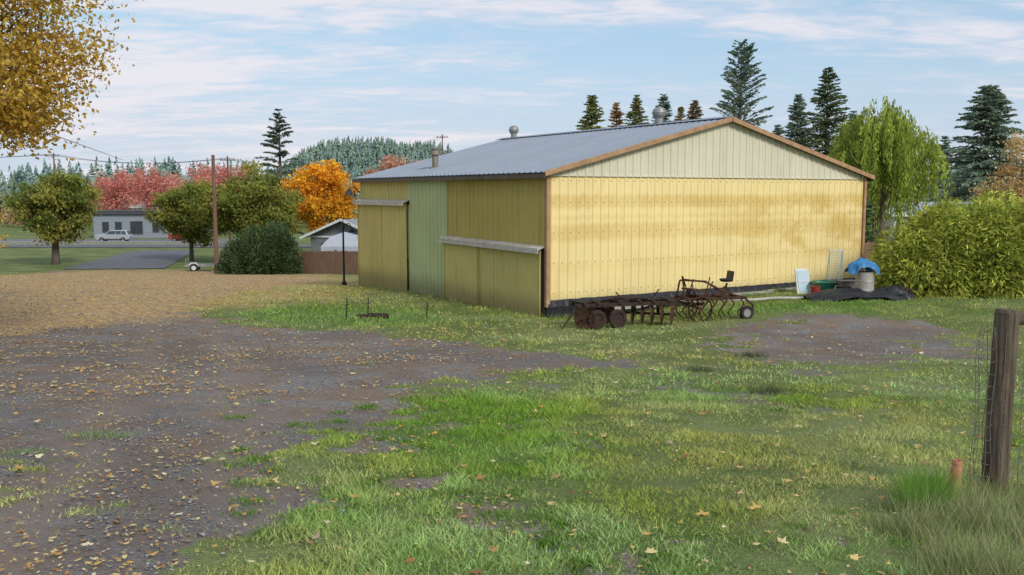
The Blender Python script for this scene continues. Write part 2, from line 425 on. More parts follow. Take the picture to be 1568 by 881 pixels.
for i in range(170):   # broad-leaved weeds and coarse clumps through the lawn
    px = R.uniform(360, 1400); py = R.uniform(600, 890)
    g = gp(px, py); tf.append(tuft(g[0], g[1], R.randint(40, 120), R.uniform(.04, .10), R.uniform(.03, .06), [(.13, .28, .04), (.24, .38, .07), (.10, .18, .04)], .013))
for i in range(60):
    v = R.uniform(0, 14); w_ = toW(-.12, v); tf.append(tuft(w_[0], w_[1], 60, .15, R.uniform(.08, .2), TG, .014))
for i in range(60):
    u = R.uniform(0, 15); w_ = toW(u, -.35-R.random()*.3); tf.append(tuft(w_[0], w_[1], 60, .2, R.uniform(.08, .22), [(.13, .3, .04), (.22, .34, .07), (.28, .28, .1)], .014))
GV = np.concatenate([GV]+[p[0] for p in tf]); GC = np.concatenate([GC]+[p[1] for p in tf])
polys('grass', GV, GC, M_GRASS)

# ---------------------------------------------------------------- stones and leaves
def flakes(x, y, size, shape, tilt, lift):
    n = len(x); k = len(shape); sh = np.array(shape)
    a = rng.random(n)*6.283; ca_, sa_ = np.cos(a), np.sin(a)
    lx = sh[None, :, 0]*size[:, None]; ly = sh[None, :, 1]*size[:, None]*(.75+.5*rng.random((n, 1)))
    Xx = x[:, None]+lx*ca_[:, None]-ly*sa_[:, None]; Yy = y[:, None]+lx*sa_[:, None]+ly*ca_[:, None]
    tx = rng.normal(size=(n, 1))*tilt; ty = rng.normal(size=(n, 1))*tilt
    d, _, _ = masks(x, y)
    z = (H(x, y)-.035*d*(y < 40))[:, None]+lift+np.abs(lx*tx+ly*ty)+.35*size[:, None]*rng.random((n, k))*tilt
    return np.stack([Xx, Yy, z], -1), d
SH = []
for i, r in enumerate([1, .42, .85, .38, .72, .3, .35, .3, .72, .38, .85, .42]):
    t = 2*math.pi*i/12; SH.append((r*math.cos(t)*.5, r*math.sin(t)*.5))
OV = [(.5, 0), (.2, .2), (-.2, .22), (-.5, 0), (-.2, -.2), (.2, -.22)]
LC = [(.58, .39, .12), (.66, .52, .24), (.42, .22, .09), (.26, .13, .07), (.70, .60, .40), (.6, .26, .06)]
def leaves(n, y0, y1, pw, s0, s1, shape, fn, lift=.012, half=.72):
    x, y = scatter(n, y0, y1, pw, half); d, l, u = masks(x, y)
    k = (rng.random(n) < fn(d, l, u, x, y)) & ~inbarn(x, y, .1); x, y = x[k], y[k]; n = len(x)
    s = s0+(s1-s0)*rng.random(n)**2
    V, d = flakes(x, y, s, shape, .35, lift)
    return V, pal(LC, n, [.28, .2, .2, .12, .12, .08])*(.7+.5*rng.random((n, 1)))
cl_ = lambda x, y: sm(fbm(x/1.5, y/1.5, 55, 3), .42, .62)
a1 = leaves(20000, 4.5, 22, 1.3, .02, .065, OV, lambda d, l, u, x, y: (.2+.8*cl_(x, y))*(d*.9+.08)*(.4+.6*(x < 0)))
a2 = leaves(80000, 13, 85, 1.2, .05, .13, OV, lambda d, l, u, x, y: np.clip(l*1.0+d*.6*(x < -1)*cl_(x, y)+.04+.09*(y > 18)*(x < 8), 0, 1))
b1 = leaves(620, 4.6, 24, 1.2, .07, .15, SH, lambda d, l, u, x, y: .75+0*x, .035)
b2 = leaves(4600, 5, 30, 1.4, .035, .075, SH, lambda d, l, u, x, y: (.5+.5*(y > 12))*(.3+.7*cl_(x+7, y)), .035)
polys('fallen_leaves', np.concatenate([a1[0], a2[0]]), np.concatenate([a1[1], a2[1]]), M_LITTER)
polys('fallen_maple_leaves', np.concatenate([b1[0], b2[0]]), np.concatenate([b1[1], b2[1]]), M_LITTER)
x, y = scatter(70000, 4.3, 24, 1.5); d, l, u = masks(x, y); k = (rng.random(len(x)) < d*.9*(1-.7*tracks(x, y))*(.3+.7*(fbm(x/.9, y/.9, 71, 3) > .48))); x, y = x[k], y[k]
Vs, _ = flakes(x, y, (.009+.022*rng.random(len(x))**4)*(1+y*.03), [(.5, .1), (.1, .5), (-.45, .3), (-.4, -.3), (.2, -.5)], .5, .003)
polys('driveway_gravel', Vs, pal([(.17, .155, .15), (.28, .26, .245), (.40, .375, .355), (.22, .165, .13), (.12, .105, .095)], len(x)), M_STONE)

# ---------------------------------------------------------------- barn
barn = empty('metal_barn', (P0[0], P0[1], 0), A)
def wallmat(name, c, stain, bands=(), dirt=.5, rough=.55, blotch=0., spec=.06):
    m = bpy.data.materials.new(name); t, N, L = nt(m); B = N['Principled BSDF']; B.inputs['Roughness'].default_value = rough; B.inputs['Specular IOR Level'].default_value = spec
    tc = N.new('ShaderNodeTexCoord')
    def no(scale, st, d=6):
        mp = N.new('ShaderNodeMapping'); mp.inputs['Scale'].default_value = st; L.new(tc.outputs['Object'], mp.inputs[0])
        n = N.new('ShaderNodeTexNoise'); n.inputs['Scale'].default_value = scale; n.inputs['Detail'].default_value = d; n.inputs['Roughness'].default_value = .65; L.new(mp.outputs[0], n.inputs[0]); return n.outputs['Fac']
    def mth(op, a, b):
        n = N.new('ShaderNodeMath'); n.operation = op
        for i, v in enumerate((a, b)):
            if isinstance(v, (int, float)): n.inputs[i].default_value = v
            else: L.new(v, n.inputs[i])
        return n.outputs[0]
    def mr(v, a, b, c=0, d=1):
        if a > b: a, b, c, d = b, a, d, c
        n = N.new('ShaderNodeMapRange'); n.interpolation_type = 'SMOOTHSTEP'; L.new(v, n.inputs[0])
        for i, q in enumerate((a, b, c, d)): n.inputs[i+1].default_value = q
        return n.outputs[0]
    def mx(f, a, b):
        n = N.new('ShaderNodeMix'); n.data_type = 'RGBA'
        for s, v in ((n.inputs[0], f), (n.inputs[6], a), (n.inputs[7], b)):
            if isinstance(v, (int, float)): s.default_value = v
            elif isinstance(v, tuple): s.default_value = (*v, 1)
            else: L.new(v, s)
        return n.outputs[2]
    nb = no(.5, (1, 1, 1)); nv = no(1.2, (3.5, 3.5, .25)); nf = no(9, (1, 1, .5)); pn = no(1.1, (1.05, 1.05, .01), 1)
    col = mx(mr(nb, .35, .65), c, tuple(min(1, v*.9) for v in c))
    col = mx(mth('MULTIPLY', mr(pn, .35, .65), .35), col, tuple(v*.85+.05 for v in c))
    col = mx(mth('MULTIPLY', mr(nv, .5, .75), dirt), col, stain)
    sx = N.new('ShaderNodeSeparateXYZ'); L.new(tc.outputs['Object'], sx.inputs[0])
    for zc, hw, amt in bands:
        d = mth('ABSOLUTE', mth('ADD', mth('SUBTRACT', sx.outputs['Z'], zc), mth('MULTIPLY', mth('SUBTRACT', nv, .5), .35)), 0)
        f = mth('MULTIPLY', mth('MULTIPLY', mr(d, hw, hw*.4), mr(nb, .3, .6, .35, 1)), amt)
        col = mx(f, col, stain)
    if blotch:
        b1_ = no(.55, (1, 1, 1.6), 7)
        f = mth('MULTIPLY', mth('MULTIPLY', mr(b1_, .46, .56), mr(sx.outputs['X'], 6, 10)), mth('MULTIPLY', mr(sx.outputs['Z'], 1.2, 2.0), mr(sx.outputs['Z'], 3.9, 3.3)))
        col = mx(mth('MULTIPLY', f, blotch), col, stain)
    low = mth('MULTIPLY', mr(mth('ADD', sx.outputs['Z'], mth('MULTIPLY', nf, -.5)), .6, -.2), .6)
    col = mx(low, col, (.16, .12, .07))
    col = mx(mth('MULTIPLY', mr(nf, .60, .72), .35), col, stain)
    L.new(col, B.inputs['Base Color'])
    return m
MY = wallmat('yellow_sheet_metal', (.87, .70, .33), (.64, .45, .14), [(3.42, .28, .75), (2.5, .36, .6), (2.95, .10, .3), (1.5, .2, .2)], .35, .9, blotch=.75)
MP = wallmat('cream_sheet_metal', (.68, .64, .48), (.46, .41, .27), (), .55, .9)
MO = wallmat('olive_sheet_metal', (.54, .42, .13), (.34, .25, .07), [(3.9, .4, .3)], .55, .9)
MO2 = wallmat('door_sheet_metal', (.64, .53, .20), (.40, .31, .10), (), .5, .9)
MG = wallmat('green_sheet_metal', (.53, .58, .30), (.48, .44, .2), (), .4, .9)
MRF = wallmat('roof_sheet_metal', (.27, .305, .36), (.38, .35, .33), (), .55, .5, spec=.25); MRF.node_tree.nodes['Principled BSDF'].inputs['Metallic'].default_value = .2
MT = mk('rust_trim', (.46, .29, .16), (.32, .18, .09), .8, scale=3)
MDK = mk('dark_gap', (.02, .018, .015), (.03, .025, .02), .9)
def ribs(a, b, sp=.305, d=.028, extra=()):
    pr = [(a, 0)]; x = a+sp/2
    while x < b-.06:
        pr += [(x-.045, 0), (x-.022, d), (x+.022, d), (x+.045, 0)]
        xm = x+sp/2
        if xm < b-.05: pr += [(xm-.012, 0), (xm, d*.3), (xm+.012, 0)]
        x += sp
    pr.append((b, 0))
    for e in extra:
        for i in range(len(pr)-1):
            if pr[i][0] < e < pr[i+1][0]:
                t = (e-pr[i][0])/(pr[i+1][0]-pr[i][0]); pr.insert(i+1, (e, pr[i][1]*(1-t)+pr[i+1][1]*t)); break
    return pr
def sheet(name, a, b, zb, zt, base, mat, axis='x', sp=.305, d=.028, extra=()):
    m = MB(); pr = ribs(a, b, sp, d, extra); vs = []
    for s, o in pr:
        for zf in (zb, zt):
            z = zf(s) if callable(zf) else zf
            vs.append((s, -base-o, z) if axis == 'x' else (-base-o, s, z))
    m.add(vs, [(2*i, 2*i+2, 2*i+3, 2*i+1) for i in range(len(pr)-1)])
    return m.obj(name, [mat], barn)
def rz_(x): return EV+min(x, W-x)*(RG-EV)/(W/2)
sheet('gable_wall', 0, W, .42, 4.28, 0, MY)
sheet('gable_upper_wall', 0.0, W, 4.2, lambda x: rz_(x)-.02, .032, MP, extra=(W/2,))
m = MB(); m.box((W/2, -.045, 4.2), (W, .03, .04)); m.obj('gable_flashing', [MP], barn)
m = MB()
for zz_ in (.7, 1.6, 2.5, 3.4, 4.05):
    for i in range(46): m.box((.155+i*.305+.075, -.006, zz_), (.022, .012, .022))
m.obj('sheeting_screws', [M_RUSTD], barn)
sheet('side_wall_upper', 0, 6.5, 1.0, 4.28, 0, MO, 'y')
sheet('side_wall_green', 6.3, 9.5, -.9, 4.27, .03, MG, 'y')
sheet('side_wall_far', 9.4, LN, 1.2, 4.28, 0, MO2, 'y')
m = MB()
m.box((W-.05, LN/2, 1.7), (.1, LN-.1, 5.1)); m.box((W/2, LN-.05, 1.7), (W-.2, .1, 5.1))
m.obj('rear_walls', [MO], barn)
m = MB(); m.add([(0.2, LN, 4.2), (W-.2, LN, 4.2), (W/2, LN, RG-.06)], [(0, 1, 2)]); m.obj('rear_gable', [MP], barn)
def door(name, a, b, zb, zt, base, mat):
    sheet(name, a, b, zb, zt, base, mat, 'y', .24, .02)
    m = MB()
    for s in (a, b): m.box((-base-.012, s, (zb+zt)/2), (.05, .05, zt-zb+.02))
    m.obj(name+'_edge', [mat], barn)
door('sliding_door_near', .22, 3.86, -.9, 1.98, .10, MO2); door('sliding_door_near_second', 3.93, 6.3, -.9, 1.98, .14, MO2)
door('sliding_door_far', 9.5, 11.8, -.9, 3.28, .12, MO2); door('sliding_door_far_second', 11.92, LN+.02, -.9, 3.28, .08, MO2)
m = MB(); m.box((.02, 3.2, .4), (.03, 6.3, 3.2)); m.box((.02, 12, 1.2), (.03, 5, 4.2)); m.box((-.05, .1, .5), (.1, .16, 3)); m.obj('door_gap_shade_sheet', [MDK], barn)  # near-black sheets put in as the shade seen through the door gaps
def hood(name, a, b, z, z2):
    m = MB(); l = math.hypot(b-a, z2-z); an = math.atan2(z2-z, b-a)
    m.box((-.17, (a+b)/2, (z+z2)/2), (.30, l, .03), 0, rx=an, ry=-.35); m.box((-.30, (a+b)/2, (z+z2)/2-.085), (.02, l, .16), 0, rx=an); m.box((-.06, (a+b)/2, (z+z2)/2-.06), (.05, l, .1), 1, rx=an)
    m.obj(name, [mk(name+'_metal', (.62, .58, .52), (.44, .38, .31), .6, .2, 3), MDK], barn)
hood('door_track_hood', .05, 6.5, 2.06, 2.12); hood('door_track_hood_far', 9.35, LN+.1, 3.36, 3.36)
m = MB()
m.box((-.015, -.035, 2.3), (.13, .12, 4.0)); m.box((W+.0, -.03, 2.35), (.12, .12, 3.9))
sl = math.atan2(RG-EV, W/2); ll = math.hypot(RG-EV, W/2)+.3
for sgn in (1, -1):
    cx = W/2-sgn*(W/4+.11); m.box((cx, -.26, (EV+RG)/2+.01-.03), (ll, .04, .15), 0, ry=-sgn*sl)
m.obj('rake_and_corner_trim', [MT], barn, bevel=.008)
m = MB()
m.box((-.24, LN/2, EV-.12), (.03, LN+.5, .13)); m.box((W+.24, LN/2, EV-.12), (.03, LN+.5, .13))
m.obj('eave_fascia', [mk('fascia', (.10, .08, .06), (.18, .13, .09), .7)], barn)
def roof(name, sgn):
    m = MB(); pr = ribs(-.25, LN+.25, .305, .03); vs = []
    ue = -.27; ze = EV+ue*(RG-EV)/(W/2)
    for s, o in pr:
        for u, z in ((ue, ze), (W/2, RG)):
            vs.append((u if sgn > 0 else W-u, s, z+.05+o))
    m.add(vs, [(2*i, 2*i+1, 2*i+3, 2*i+2) for i in range(len(pr)-1)])
    y0, y1 = -.25, LN+.25
    f = lambda u: u if sgn > 0 else W-u
    m.add([(f(ue), y0, ze+.02), (f(W/2), y0, RG+.02), (f(W/2), y1, RG+.02), (f(ue), y1, ze+.02)], [(0, 1, 2, 3)])
    m.obj(name, [MRF], barn)
roof('roof_left_slope', 1); roof('roof_right_slope', -1)
m = MB(); m.box((W/2-.14, LN/2, RG+.075), (.30, LN+.5, .015), ry=-sl); m.box((W/2+.14, LN/2, RG+.075), (.30, LN+.5, .015), ry=sl); m.obj('ridge_cap', [MRF], barn)
def turbine(name, v, s):
    m = MB(); z = RG+.02
    m.cyl((W/2, v, z-.1), (W/2, v, z+.28*s), .15*s, n=16)
    m.rev((W/2, v, z+.28*s), [(.17*s, 0), (.23*s, .08*s), (.255*s, .18*s), (.22*s, .30*s), (.12*s, .38*s), (.0, .40*s)], 18)
    for i in range(18):
        a = i*math.pi/9; m.cyl((W/2+.18*s*math.cos(a), v+.18*s*math.sin(a), z+.3*s), (W/2+.255*s*math.cos(a+.3), v+.255*s*math.sin(a+.3), z+.47*s), .012*s, n=4)
    m.obj(name, [mk(name+'_zinc', (.36, .36, .35), (.22, .22, .21), .55, .5, 8)], barn)
turbine('turbine_vent', 3.4, 1.0); turbine('turbine_vent_far', 13.4, .9)
m = MB(); m.cyl((1.2, 9.6, 4.5), (1.2, 9.6, 5.15), .12, n=14); m.rev((1.2, 9.6, 5.15), [(.12, 0), (.2, .0), (.2, .16), (.13, .18), (.1, .2)], 14); m.rev((1.2, 9.6, 5.38), [(.19, 0), (.0, .09)], 14)
m.rev((1.2, 9.6, 4.6), [(.3, -.03), (.13, .1)], 14); m.obj('stove_pipe', [mk('stove_pipe_metal', (.34, .30, .24), (.18, .14, .11), .6, .4)], barn)
m = MB(); m.box((W/2, .08, -.35), (W-.05, .2, 1.5)); m.box((W/2+.1, LN/2, -.9), (W-.5, LN-.5, .5)); m.obj('foundation', [M_CONC], barn)
m = MB(); n = 90; vs = []
for i in range(n+1):
    u = -.02+i*(W+.04)/n; bulge = .05+.05*R.random(); zt = .50+.02*R.random()
    vs += [(u, -.04, zt), (u, -.05-bulge, .30+.04*R.random()), (u, -.08-bulge*.7, .05+.06*R.random()+.1*sm(u, 4, 10)), (u, -.25-.1*R.random(), -.02+.3*float(sm(u, 3, 9)))]
m.add(vs, [(4*i+k, 4*i+4+k, 4*i+5+k, 4*i+1+k) for i in range(n) for k in range(3)]); m.obj('black_skirt', [M_BLACK], barn)
m = MB()
for i, (u, l) in enumerate([(3.0, 1.6), (5.2, 2.2), (7.6, 2.4), (9.6, 1.6)]): m.box((u, -.42, .20+.03*i), (l, .12, .16), rz=.02*(i-1.5))
m.obj('timber_sill', [mk('grey_timber', (.42, .40, .36), (.28, .26, .23), .9, scale=3, stretch=(.5, 4, 4))], barn)
m = MB(); m.tube([(-.05, LN-.1, 3.7), (-.35, LN-.1, 3.95), (-.55, LN-.1, 3.85)], [.02, .02, .02], 6); m.rev((-.55, LN-.1, 3.6), [(.17, 0), (.1, .15), (.03, .27)], 12); m.obj('barn_lamp', [M_BLACK], barn)

# ---------------------------------------------------------------- farm implements
def wheel(m, c, r, w, axis='Y', mi=0, hub=1):
    m.rev(c, [(r*.62, -w/2), (r*.94, -w/2), (r, -w/4), (r, w/4), (r*.94, w/2), (r*.62, w/2), (r*.62, -w/2)], 20, mi, axis)
    m.rev(c, [(0, -w*.25), (r*.63, -w*.3), (r*.63, w*.3), (0, w*.25)], 20, hub, axis)
g = gp(965, 500)
dh = empty('disc_harrow', (g[0], g[1]+.35, hz(g[0], g[1]+.35)+.02), math.radians(17))
m = MB()
for gx, yy, tilt in ((-1.0, 0, .75), (.55, 0, -.6)):
    for i in range(6):
        px_ = gx+(i-2.5)*.27*math.cos(tilt); py_ = yy+(i-2.5)*.27*math.sin(tilt)
        n = 18; r = .31; c = Vector((px_, py_, r-.02)); axd = Vector((math.cos(tilt), math.sin(tilt), 0))
        u = axd.orthogonal().normalized(); w_ = axd.cross(u)
        vs = [c+axd*.07]
        for rr, o in ((r*.5, .045), (r, 0)):
            vs += [c+axd*o+(u*math.cos(k*6.2832/n)+w_*math.sin(k*6.2832/n))*rr for k in range(n)]
        fs = [(0, 1+k, 1+(k+1) % n) for k in range(n)]+[(1+k, 1+n+k, 1+n+(k+1) % n, 1+(k+1) % n) for k in range(n)]
        m.add(vs, fs, 0)
    a_ = Vector((math.cos(tilt), math.sin(tilt), 0))*.8; c = Vector((gx, yy, .29)); m.cyl(c-a_, c+a_, .035, n=8)
m.obj('disc_gangs', [M_RUST], dh)
m = MB()
for yy in (-.28, .28): m.box((-.2, yy, .60), (2.9, .09, .09), 0, rz=.03*yy)
for xx in (-1.5, -1.0, -.4, .2, .55, 1.1): m.box((xx, 0, .66), (.08, .75, .07), 0, rz=R.uniform(-.2, .2))
for xx in (-1.35, -.7, .2, .9): m.box((xx, .05, .44), (.07, .06, .36), 0, ry=R.uniform(-.2, .2))
m.tube([(-1.0, -.1, .68), (-.5, -.15, .78), (.3, .0, .72), (1.3, .2, .62), (2.2, .3, .45)], [.035, .03, .035, .035, .03], 6)
m.box((1.6, .15, .5), (1.6, .08, .08), 0, rz=.1, ry=.06)
m.cyl((-.2, 0, .7), (-.35, .1, .9), .02, n=5); m.cyl((.75, .1, .7), (.9, .0, .95), .02, n=5); m.cyl((-1.2, .1, .64), (.2, -.2, .76), .025, n=5)
m.tube([(-1.6, -.2, .55), (-1.95, -.5, .3), (-2.2, -.7, .08)], [.03, .03, .02], 6)
m.obj('frame', [M_RUSTD], dh)
m = MB()
for xx in (-1.15, -.55): wheel(m, (xx, -.52, .25), .26, .12, 'Y', 0, 0)
m.obj('gauge_wheels', [M_RUSTD], dh)

g = gp(1092, 492)
cu = empty('horse_drawn_cultivator', (g[0], g[1]+.5, hz(g[0], g[1]+.5)), math.radians(14))
m = MB()
for yy in (-.35, .35): m.box((0, yy, .62), (1.9, .06, .08))
for xx in (-.85, -.3, .3, .85): m.box((xx, 0, .64), (.06, .8, .06))
m.tube([(-.95, -.3, .6), (-.95, -.3, 1.18), (-.3, -.3, 1.10), (.2, -.3, .85), (.9, -.3, .6)], [.028]*5, 6)
m.tube([(-.9, .3, .6), (-.8, .3, 1.1), (0, .3, 1.05), (.4, .3, .8)], [.028]*4, 6)
for i in range(12):
    xx = -.9+i*.15; yy = -.4 if i % 2 else .35
    m.tube([(xx, yy, .62), (xx+.12, yy, .45), (xx-.08, yy, .22), (xx+.06, yy, .02)], [.02, .022, .022, .014], 5)
for xx, yy, dx, zt in ((-.9, -.3, -.1, 1.28), (-.55, .2, -.2, 1.22), (-.2, -.1, .15, 1.2), (-.7, 0, .2, 1.15), (-.4, .1, -.1, 1.0), (.0, .2, .2, 1.05)): m.cyl((xx, yy, .62), (xx+dx, yy+.03, zt), .02, n=5)
m.cyl((.1, .0, .6), (.55, 0, 1.0), .02, n=5); m.box((-.5, 0, .85), (.5, .5, .05), 0, rz=.2, ry=.1)
m.tube([(.2, 0, .65), (.5, 0, .85), (.52, 0, 1.02)], [.03, .03, .03], 6)
m.tube([(.95, -.3, .6), (1.2, -.3, .4), (1.2, -.3, .25)], [.03]*3, 6)
m.tube([(-.85, 0, .6), (-1.25, .1, .55), (-2.1, .2, .3)], [.04, .035, .03], 6)
m.cyl((-.5, -.45, .36), (-.5, .45, .36), .03, n=8)
m.obj('frame_and_tines', [M_RUST], cu)
m = MB()
for yy in (-.45, .45):
    m.rev((-.5, yy, .34), [(.34, -.04), (.36, -.04), (.36, .04), (.34, .04), (.34, -.04)], 24, 0, 'Y')
    for i in range(8):
        a = i*math.pi/4; m.cyl((-.5, yy, .34), (-.5+.34*math.cos(a), yy, .34+.34*math.sin(a)), .012, n=4)
m.obj('iron_wheels', [M_RUST], cu)
m = MB(); wheel(m, (.95, -.42, .2), .2, .12, 'Y', 0, 1); m.obj('tail_wheel', [M_RUB, M_CONC], cu)
m = MB(); m.rev((.5, 0, 1.06), [(0, 0), (.15, .0), (.2, .05), (.19, .09), (.1, .06), (0, .05)], 16); m.box((.62, 0, 1.22), (.07, .34, .3), 0, ry=.15); m.obj('seat', [M_BLACK], cu, bevel=.02)

# ---------------------------------------------------------------- stored items beside the wall
def on(px, py): g = gp(px, py); return g[0], g[1], hz(*g)
x, y, z = on(1323, 457)
m = MB(); m.rev((0, 0, 0), [(.0, 0), (.27, 0), (.285, .02), (.285, .28), (.295, .3), (.285, .32), (.285, .56), (.295, .58), (.285, .6), (.285, .84), (.295, .87), (.27, .87), (.25, .85), (0, .85)], 28)
m.obj('steel_drum', [mk('dull_steel_drum', (.46, .44, .40), (.34, .31, .28), .55, .3, 4)], None, (x, y, z-.02))
DR = (x, y, z)
def crumple(name, loc, sx_, sy_, sz_, mat, seed, nn=26, rz=0, amp=.35):
    m = MB(); vs = []
    for j in range(nn+1):
        for i in range(nn+1):
            u = i/nn*2-1; v = j/nn*2-1
            e = max(0, 1-(u*u+v*v)*.75)
            k = float(fbm(u*2.2+seed, v*2.2, seed, 3)); k2 = float(fbm(u*6+seed, v*6, seed+5, 2))
            q = 1+.25*(k-.5)
            vs.append((u*sx_*q, v*sy_*q, sz_*(e**.6)*(1-amp+2*amp*k)+.10*sz_*(k2-.5)*2*(e > 0.02)))
    m.add(vs, [(j*(nn+1)+i, j*(nn+1)+i+1, (j+1)*(nn+1)+i+1, (j+1)*(nn+1)+i) for j in range(nn) for i in range(nn)])
    return m.obj(name, [mat], None, loc, rz)
crumple('blue_tarp', (DR[0]-.05, DR[1]+.15, DR[2]+.80), .50, .42, .44, mk('blue_tarp_sheet', (.05, .24, .48), (.03, .13, .32), .5, scale=4), 3)
crumple('black_tarp', (DR[0]-.25, DR[1]-.15, DR[2]-.03), 1.75, .6, .32, M_BLACK, 9, rz=.1)
crumple('black_plastic_heap', (DR[0]+.9, DR[1]+.1, DR[2]-.03), .7, .5, .40, M_BLACK, 14)
x, y, z = on(1232, 450)
m = MB(); m.box((0, 0, .42), (.50, .05, .86), 0, rx=-.25); m.box((0, -.035, .42), (.40, .02, .72), 1, rx=-.25); m.box((0, -.05, .42), (.42, .02, .03), 0, rx=-.25); m.obj('storm_window_sash', [M_WHITE, mk('pale_blue_pane', (.42, .55, .62), (.5, .6, .64), .3)], None, (x, y+.25, z-.02), .25)
x, y, z = on(1262, 450)
m = MB(); m.rev((0, 0, 0), [(0, .02), (.34, .02), (.40, .26), (.43, .28), (.39, .29), (.33, .07), (0, .07)], 24); m.obj('green_tub', [mk('green_plastic', (.02, .16, .09), (.03, .2, .12), .4)], None, (x, y+.1, z+.1))
x, y, z = on(1248, 456)
m = MB(); m.rev((0, 0, 0), [(0, 0), (.12, 0), (.15, .3), (.16, .31), (.13, .31), (.12, .05), (0, .05)], 18); m.tube([(-.15, 0, .3), (-.08, 0, .42), (.08, 0, .42), (.15, 0, .3)], [.006]*4, 4); m.obj('red_bucket', [mk('red_plastic', (.35, .04, .03), (.28, .03, .02), .4)], None, (x, y, z+.05))
x, y, z = on(1286, 455)
m = MB(); m.rev((0, 0, 0), [(0, 0), (.2, 0), (.24, .34), (.26, .36), (.22, .36), (.18, .05), (0, .05)], 18); m.obj('black_planter', [M_BLACK], None, (x, y-.3, z))
x, y, z = on(1283, 448)
m = MB()
for i in range(7): m.cyl((-.21+i*.07, 0, .1), (-.21+i*.07, 0, 1.35), .007, n=4)
for j in range(14): m.cyl((-.22, 0, .1+j*.095), (.22, 0, .1+j*.095), .007, n=4)
for i in (-.22, .22): m.cyl((i, 0, 0), (i, 0, 1.4), .016, n=5)
m.tube([(-.22, .35, 0), (-.22, .01, 1.4), (.22, .01, 1.4), (.22, .35, 0)], [.014]*4, 5)
m.obj('wire_rack', [mk('blue_wire', (.35, .5, .6), (.4, .52, .58), .5, .3)], None, (x, y+.3, z))
x, y, z = on(1300, 452)
m = MB(); m.box((0, 0, .16), (.6, .4, .3)); m.box((0, 0, .33), (.64, .44, .04)); m.box((0, -.21, .2), (.5, .02, .03)); m.obj('storage_tote', [mk('grey_tote', (.10, .10, .11), (.16, .16, .16), .5)], None, (x, y+.2, z+.1), .2, bevel=.02)
x, y, z = on(1375, 458)
m = MB(); m.tube([(-.8, 0, .1), (0, 0, .16), (.5, .0, .3)], [.05, .045, .03], 7); m.tube([(.1, -.1, .05), (.3, .1, .25), (.35, .2, .3)], [.03]*3, 5); m.obj('drawbar', [M_RUSTD], None, (x, y, z))
x, y, z = on(1165, 463)
m = MB(); m.tube([(-1.3, .15, .1), (-.3, .0, .07), (.6, .1, .09), (1.5, -.05, .07)], [.045]*4, 10); m.obj('pvc_pipe', [mk('weathered_pvc', (.5, .48, .42), (.36, .34, .3), .6)], None, (x, y, z+.02), .3)
for px, py, h_ in ((530, 492, .62), (563, 487, .55), (653, 488, .5)):
    x, y, z = on(px, py); m = MB(); m.cyl((0, 0, -.1), (.03, .02, h_), .022, .018, 6); m.cyl((0, 0, h_*.7), (.08, 0, h_*.72), .012, n=5); m.obj('garden_stake', [M_RUSTD], None, (x, y, z))
x, y, z = on(572, 488); m = MB(); m.box((0, 0, .05), (.95, .16, .08), rz=.05); m.box((.1, .2, .06), (.6, .1, .07), rz=-.1); m.obj('timber_offcut', [M_RUSTD], None, (x, y, z))

# ---------------------------------------------------------------- fence post at right
x, y, z = on(1521, 752)
fe = empty('wire_fence', (x, y, z))
m = MB(); hh = 1.43
pts = [(0, 0, -.2), (.01, 0, .35), (.015, .0, .8), (.03, 0, hh-.03), (.032, 0, hh)]
m.tube(pts, [.098, .093, .09, .086, .078], 18); m.obj('post', [M_WOOD], fe)
m = MB(); m.tube([(.05, .03, hh-.09), (.6, .25, hh-.07), (2.6, 1.0, hh-.2)], [.045, .045, .045], 10)
m.tube([(2.6, 1.0, -.5), (2.6, 1.0, hh)], [.08, .08], 12); m.obj('top_rail', [M_WOOD], fe)
m = MB()
def wpt(s, zz): return (.11+s*.93-.13, -.10+s*.37, zz+.02*math.sin(s*9+zz*5))
for i in range(13):
    zz = .06+i*.1
    m.tube([wpt(s*.25, zz) for s in range(-0, 9)], [.0025]*9, 4)
for k in range(26): m.tube([wpt(k*.1, zz) for zz in (0.02, .4, .8, 1.26)], [.0025]*4, 4)
for i in range(13):
    zz = .05+i*.1; m.tube([(-.12+.06*math.cos(a*.7), -.02+.07*math.sin(a*.7), zz+.01*math.sin(a+i)) for a in range(10)], [.0025]*10, 4)
for a in range(7): m.tube([(-.12+.06*math.cos(a*.9)+.014*math.sin(q*2.1+a), -.02+.07*math.sin(a*.9), q*.26) for q in range(6)], [.0025]*6, 4)
m.obj('wire_mesh', [mk('rusty_wire', (.16, .13, .11), (.22, .19, .17), .6, .5, 20)], fe)
x, y, z = on(1459, 762)
m = MB(); m.rev((0, 0, 0), [(.0, 0), (.058, 0), (.06, .02), (.052, .03), (.036, .25), (.038, .26), (.034, .285), (.026, .285), (.024, .2), (0, .2)], 20); m.box((0, 0, .005), (.15, .15, .02))
o = m.obj('traffic_cone', [mk('faded_orange', (.54, .25, .14), (.38, .17, .09), .7, scale=12)], None, (x, y, z+.02), .4); o.rotation_euler = (.05, .05, .4)

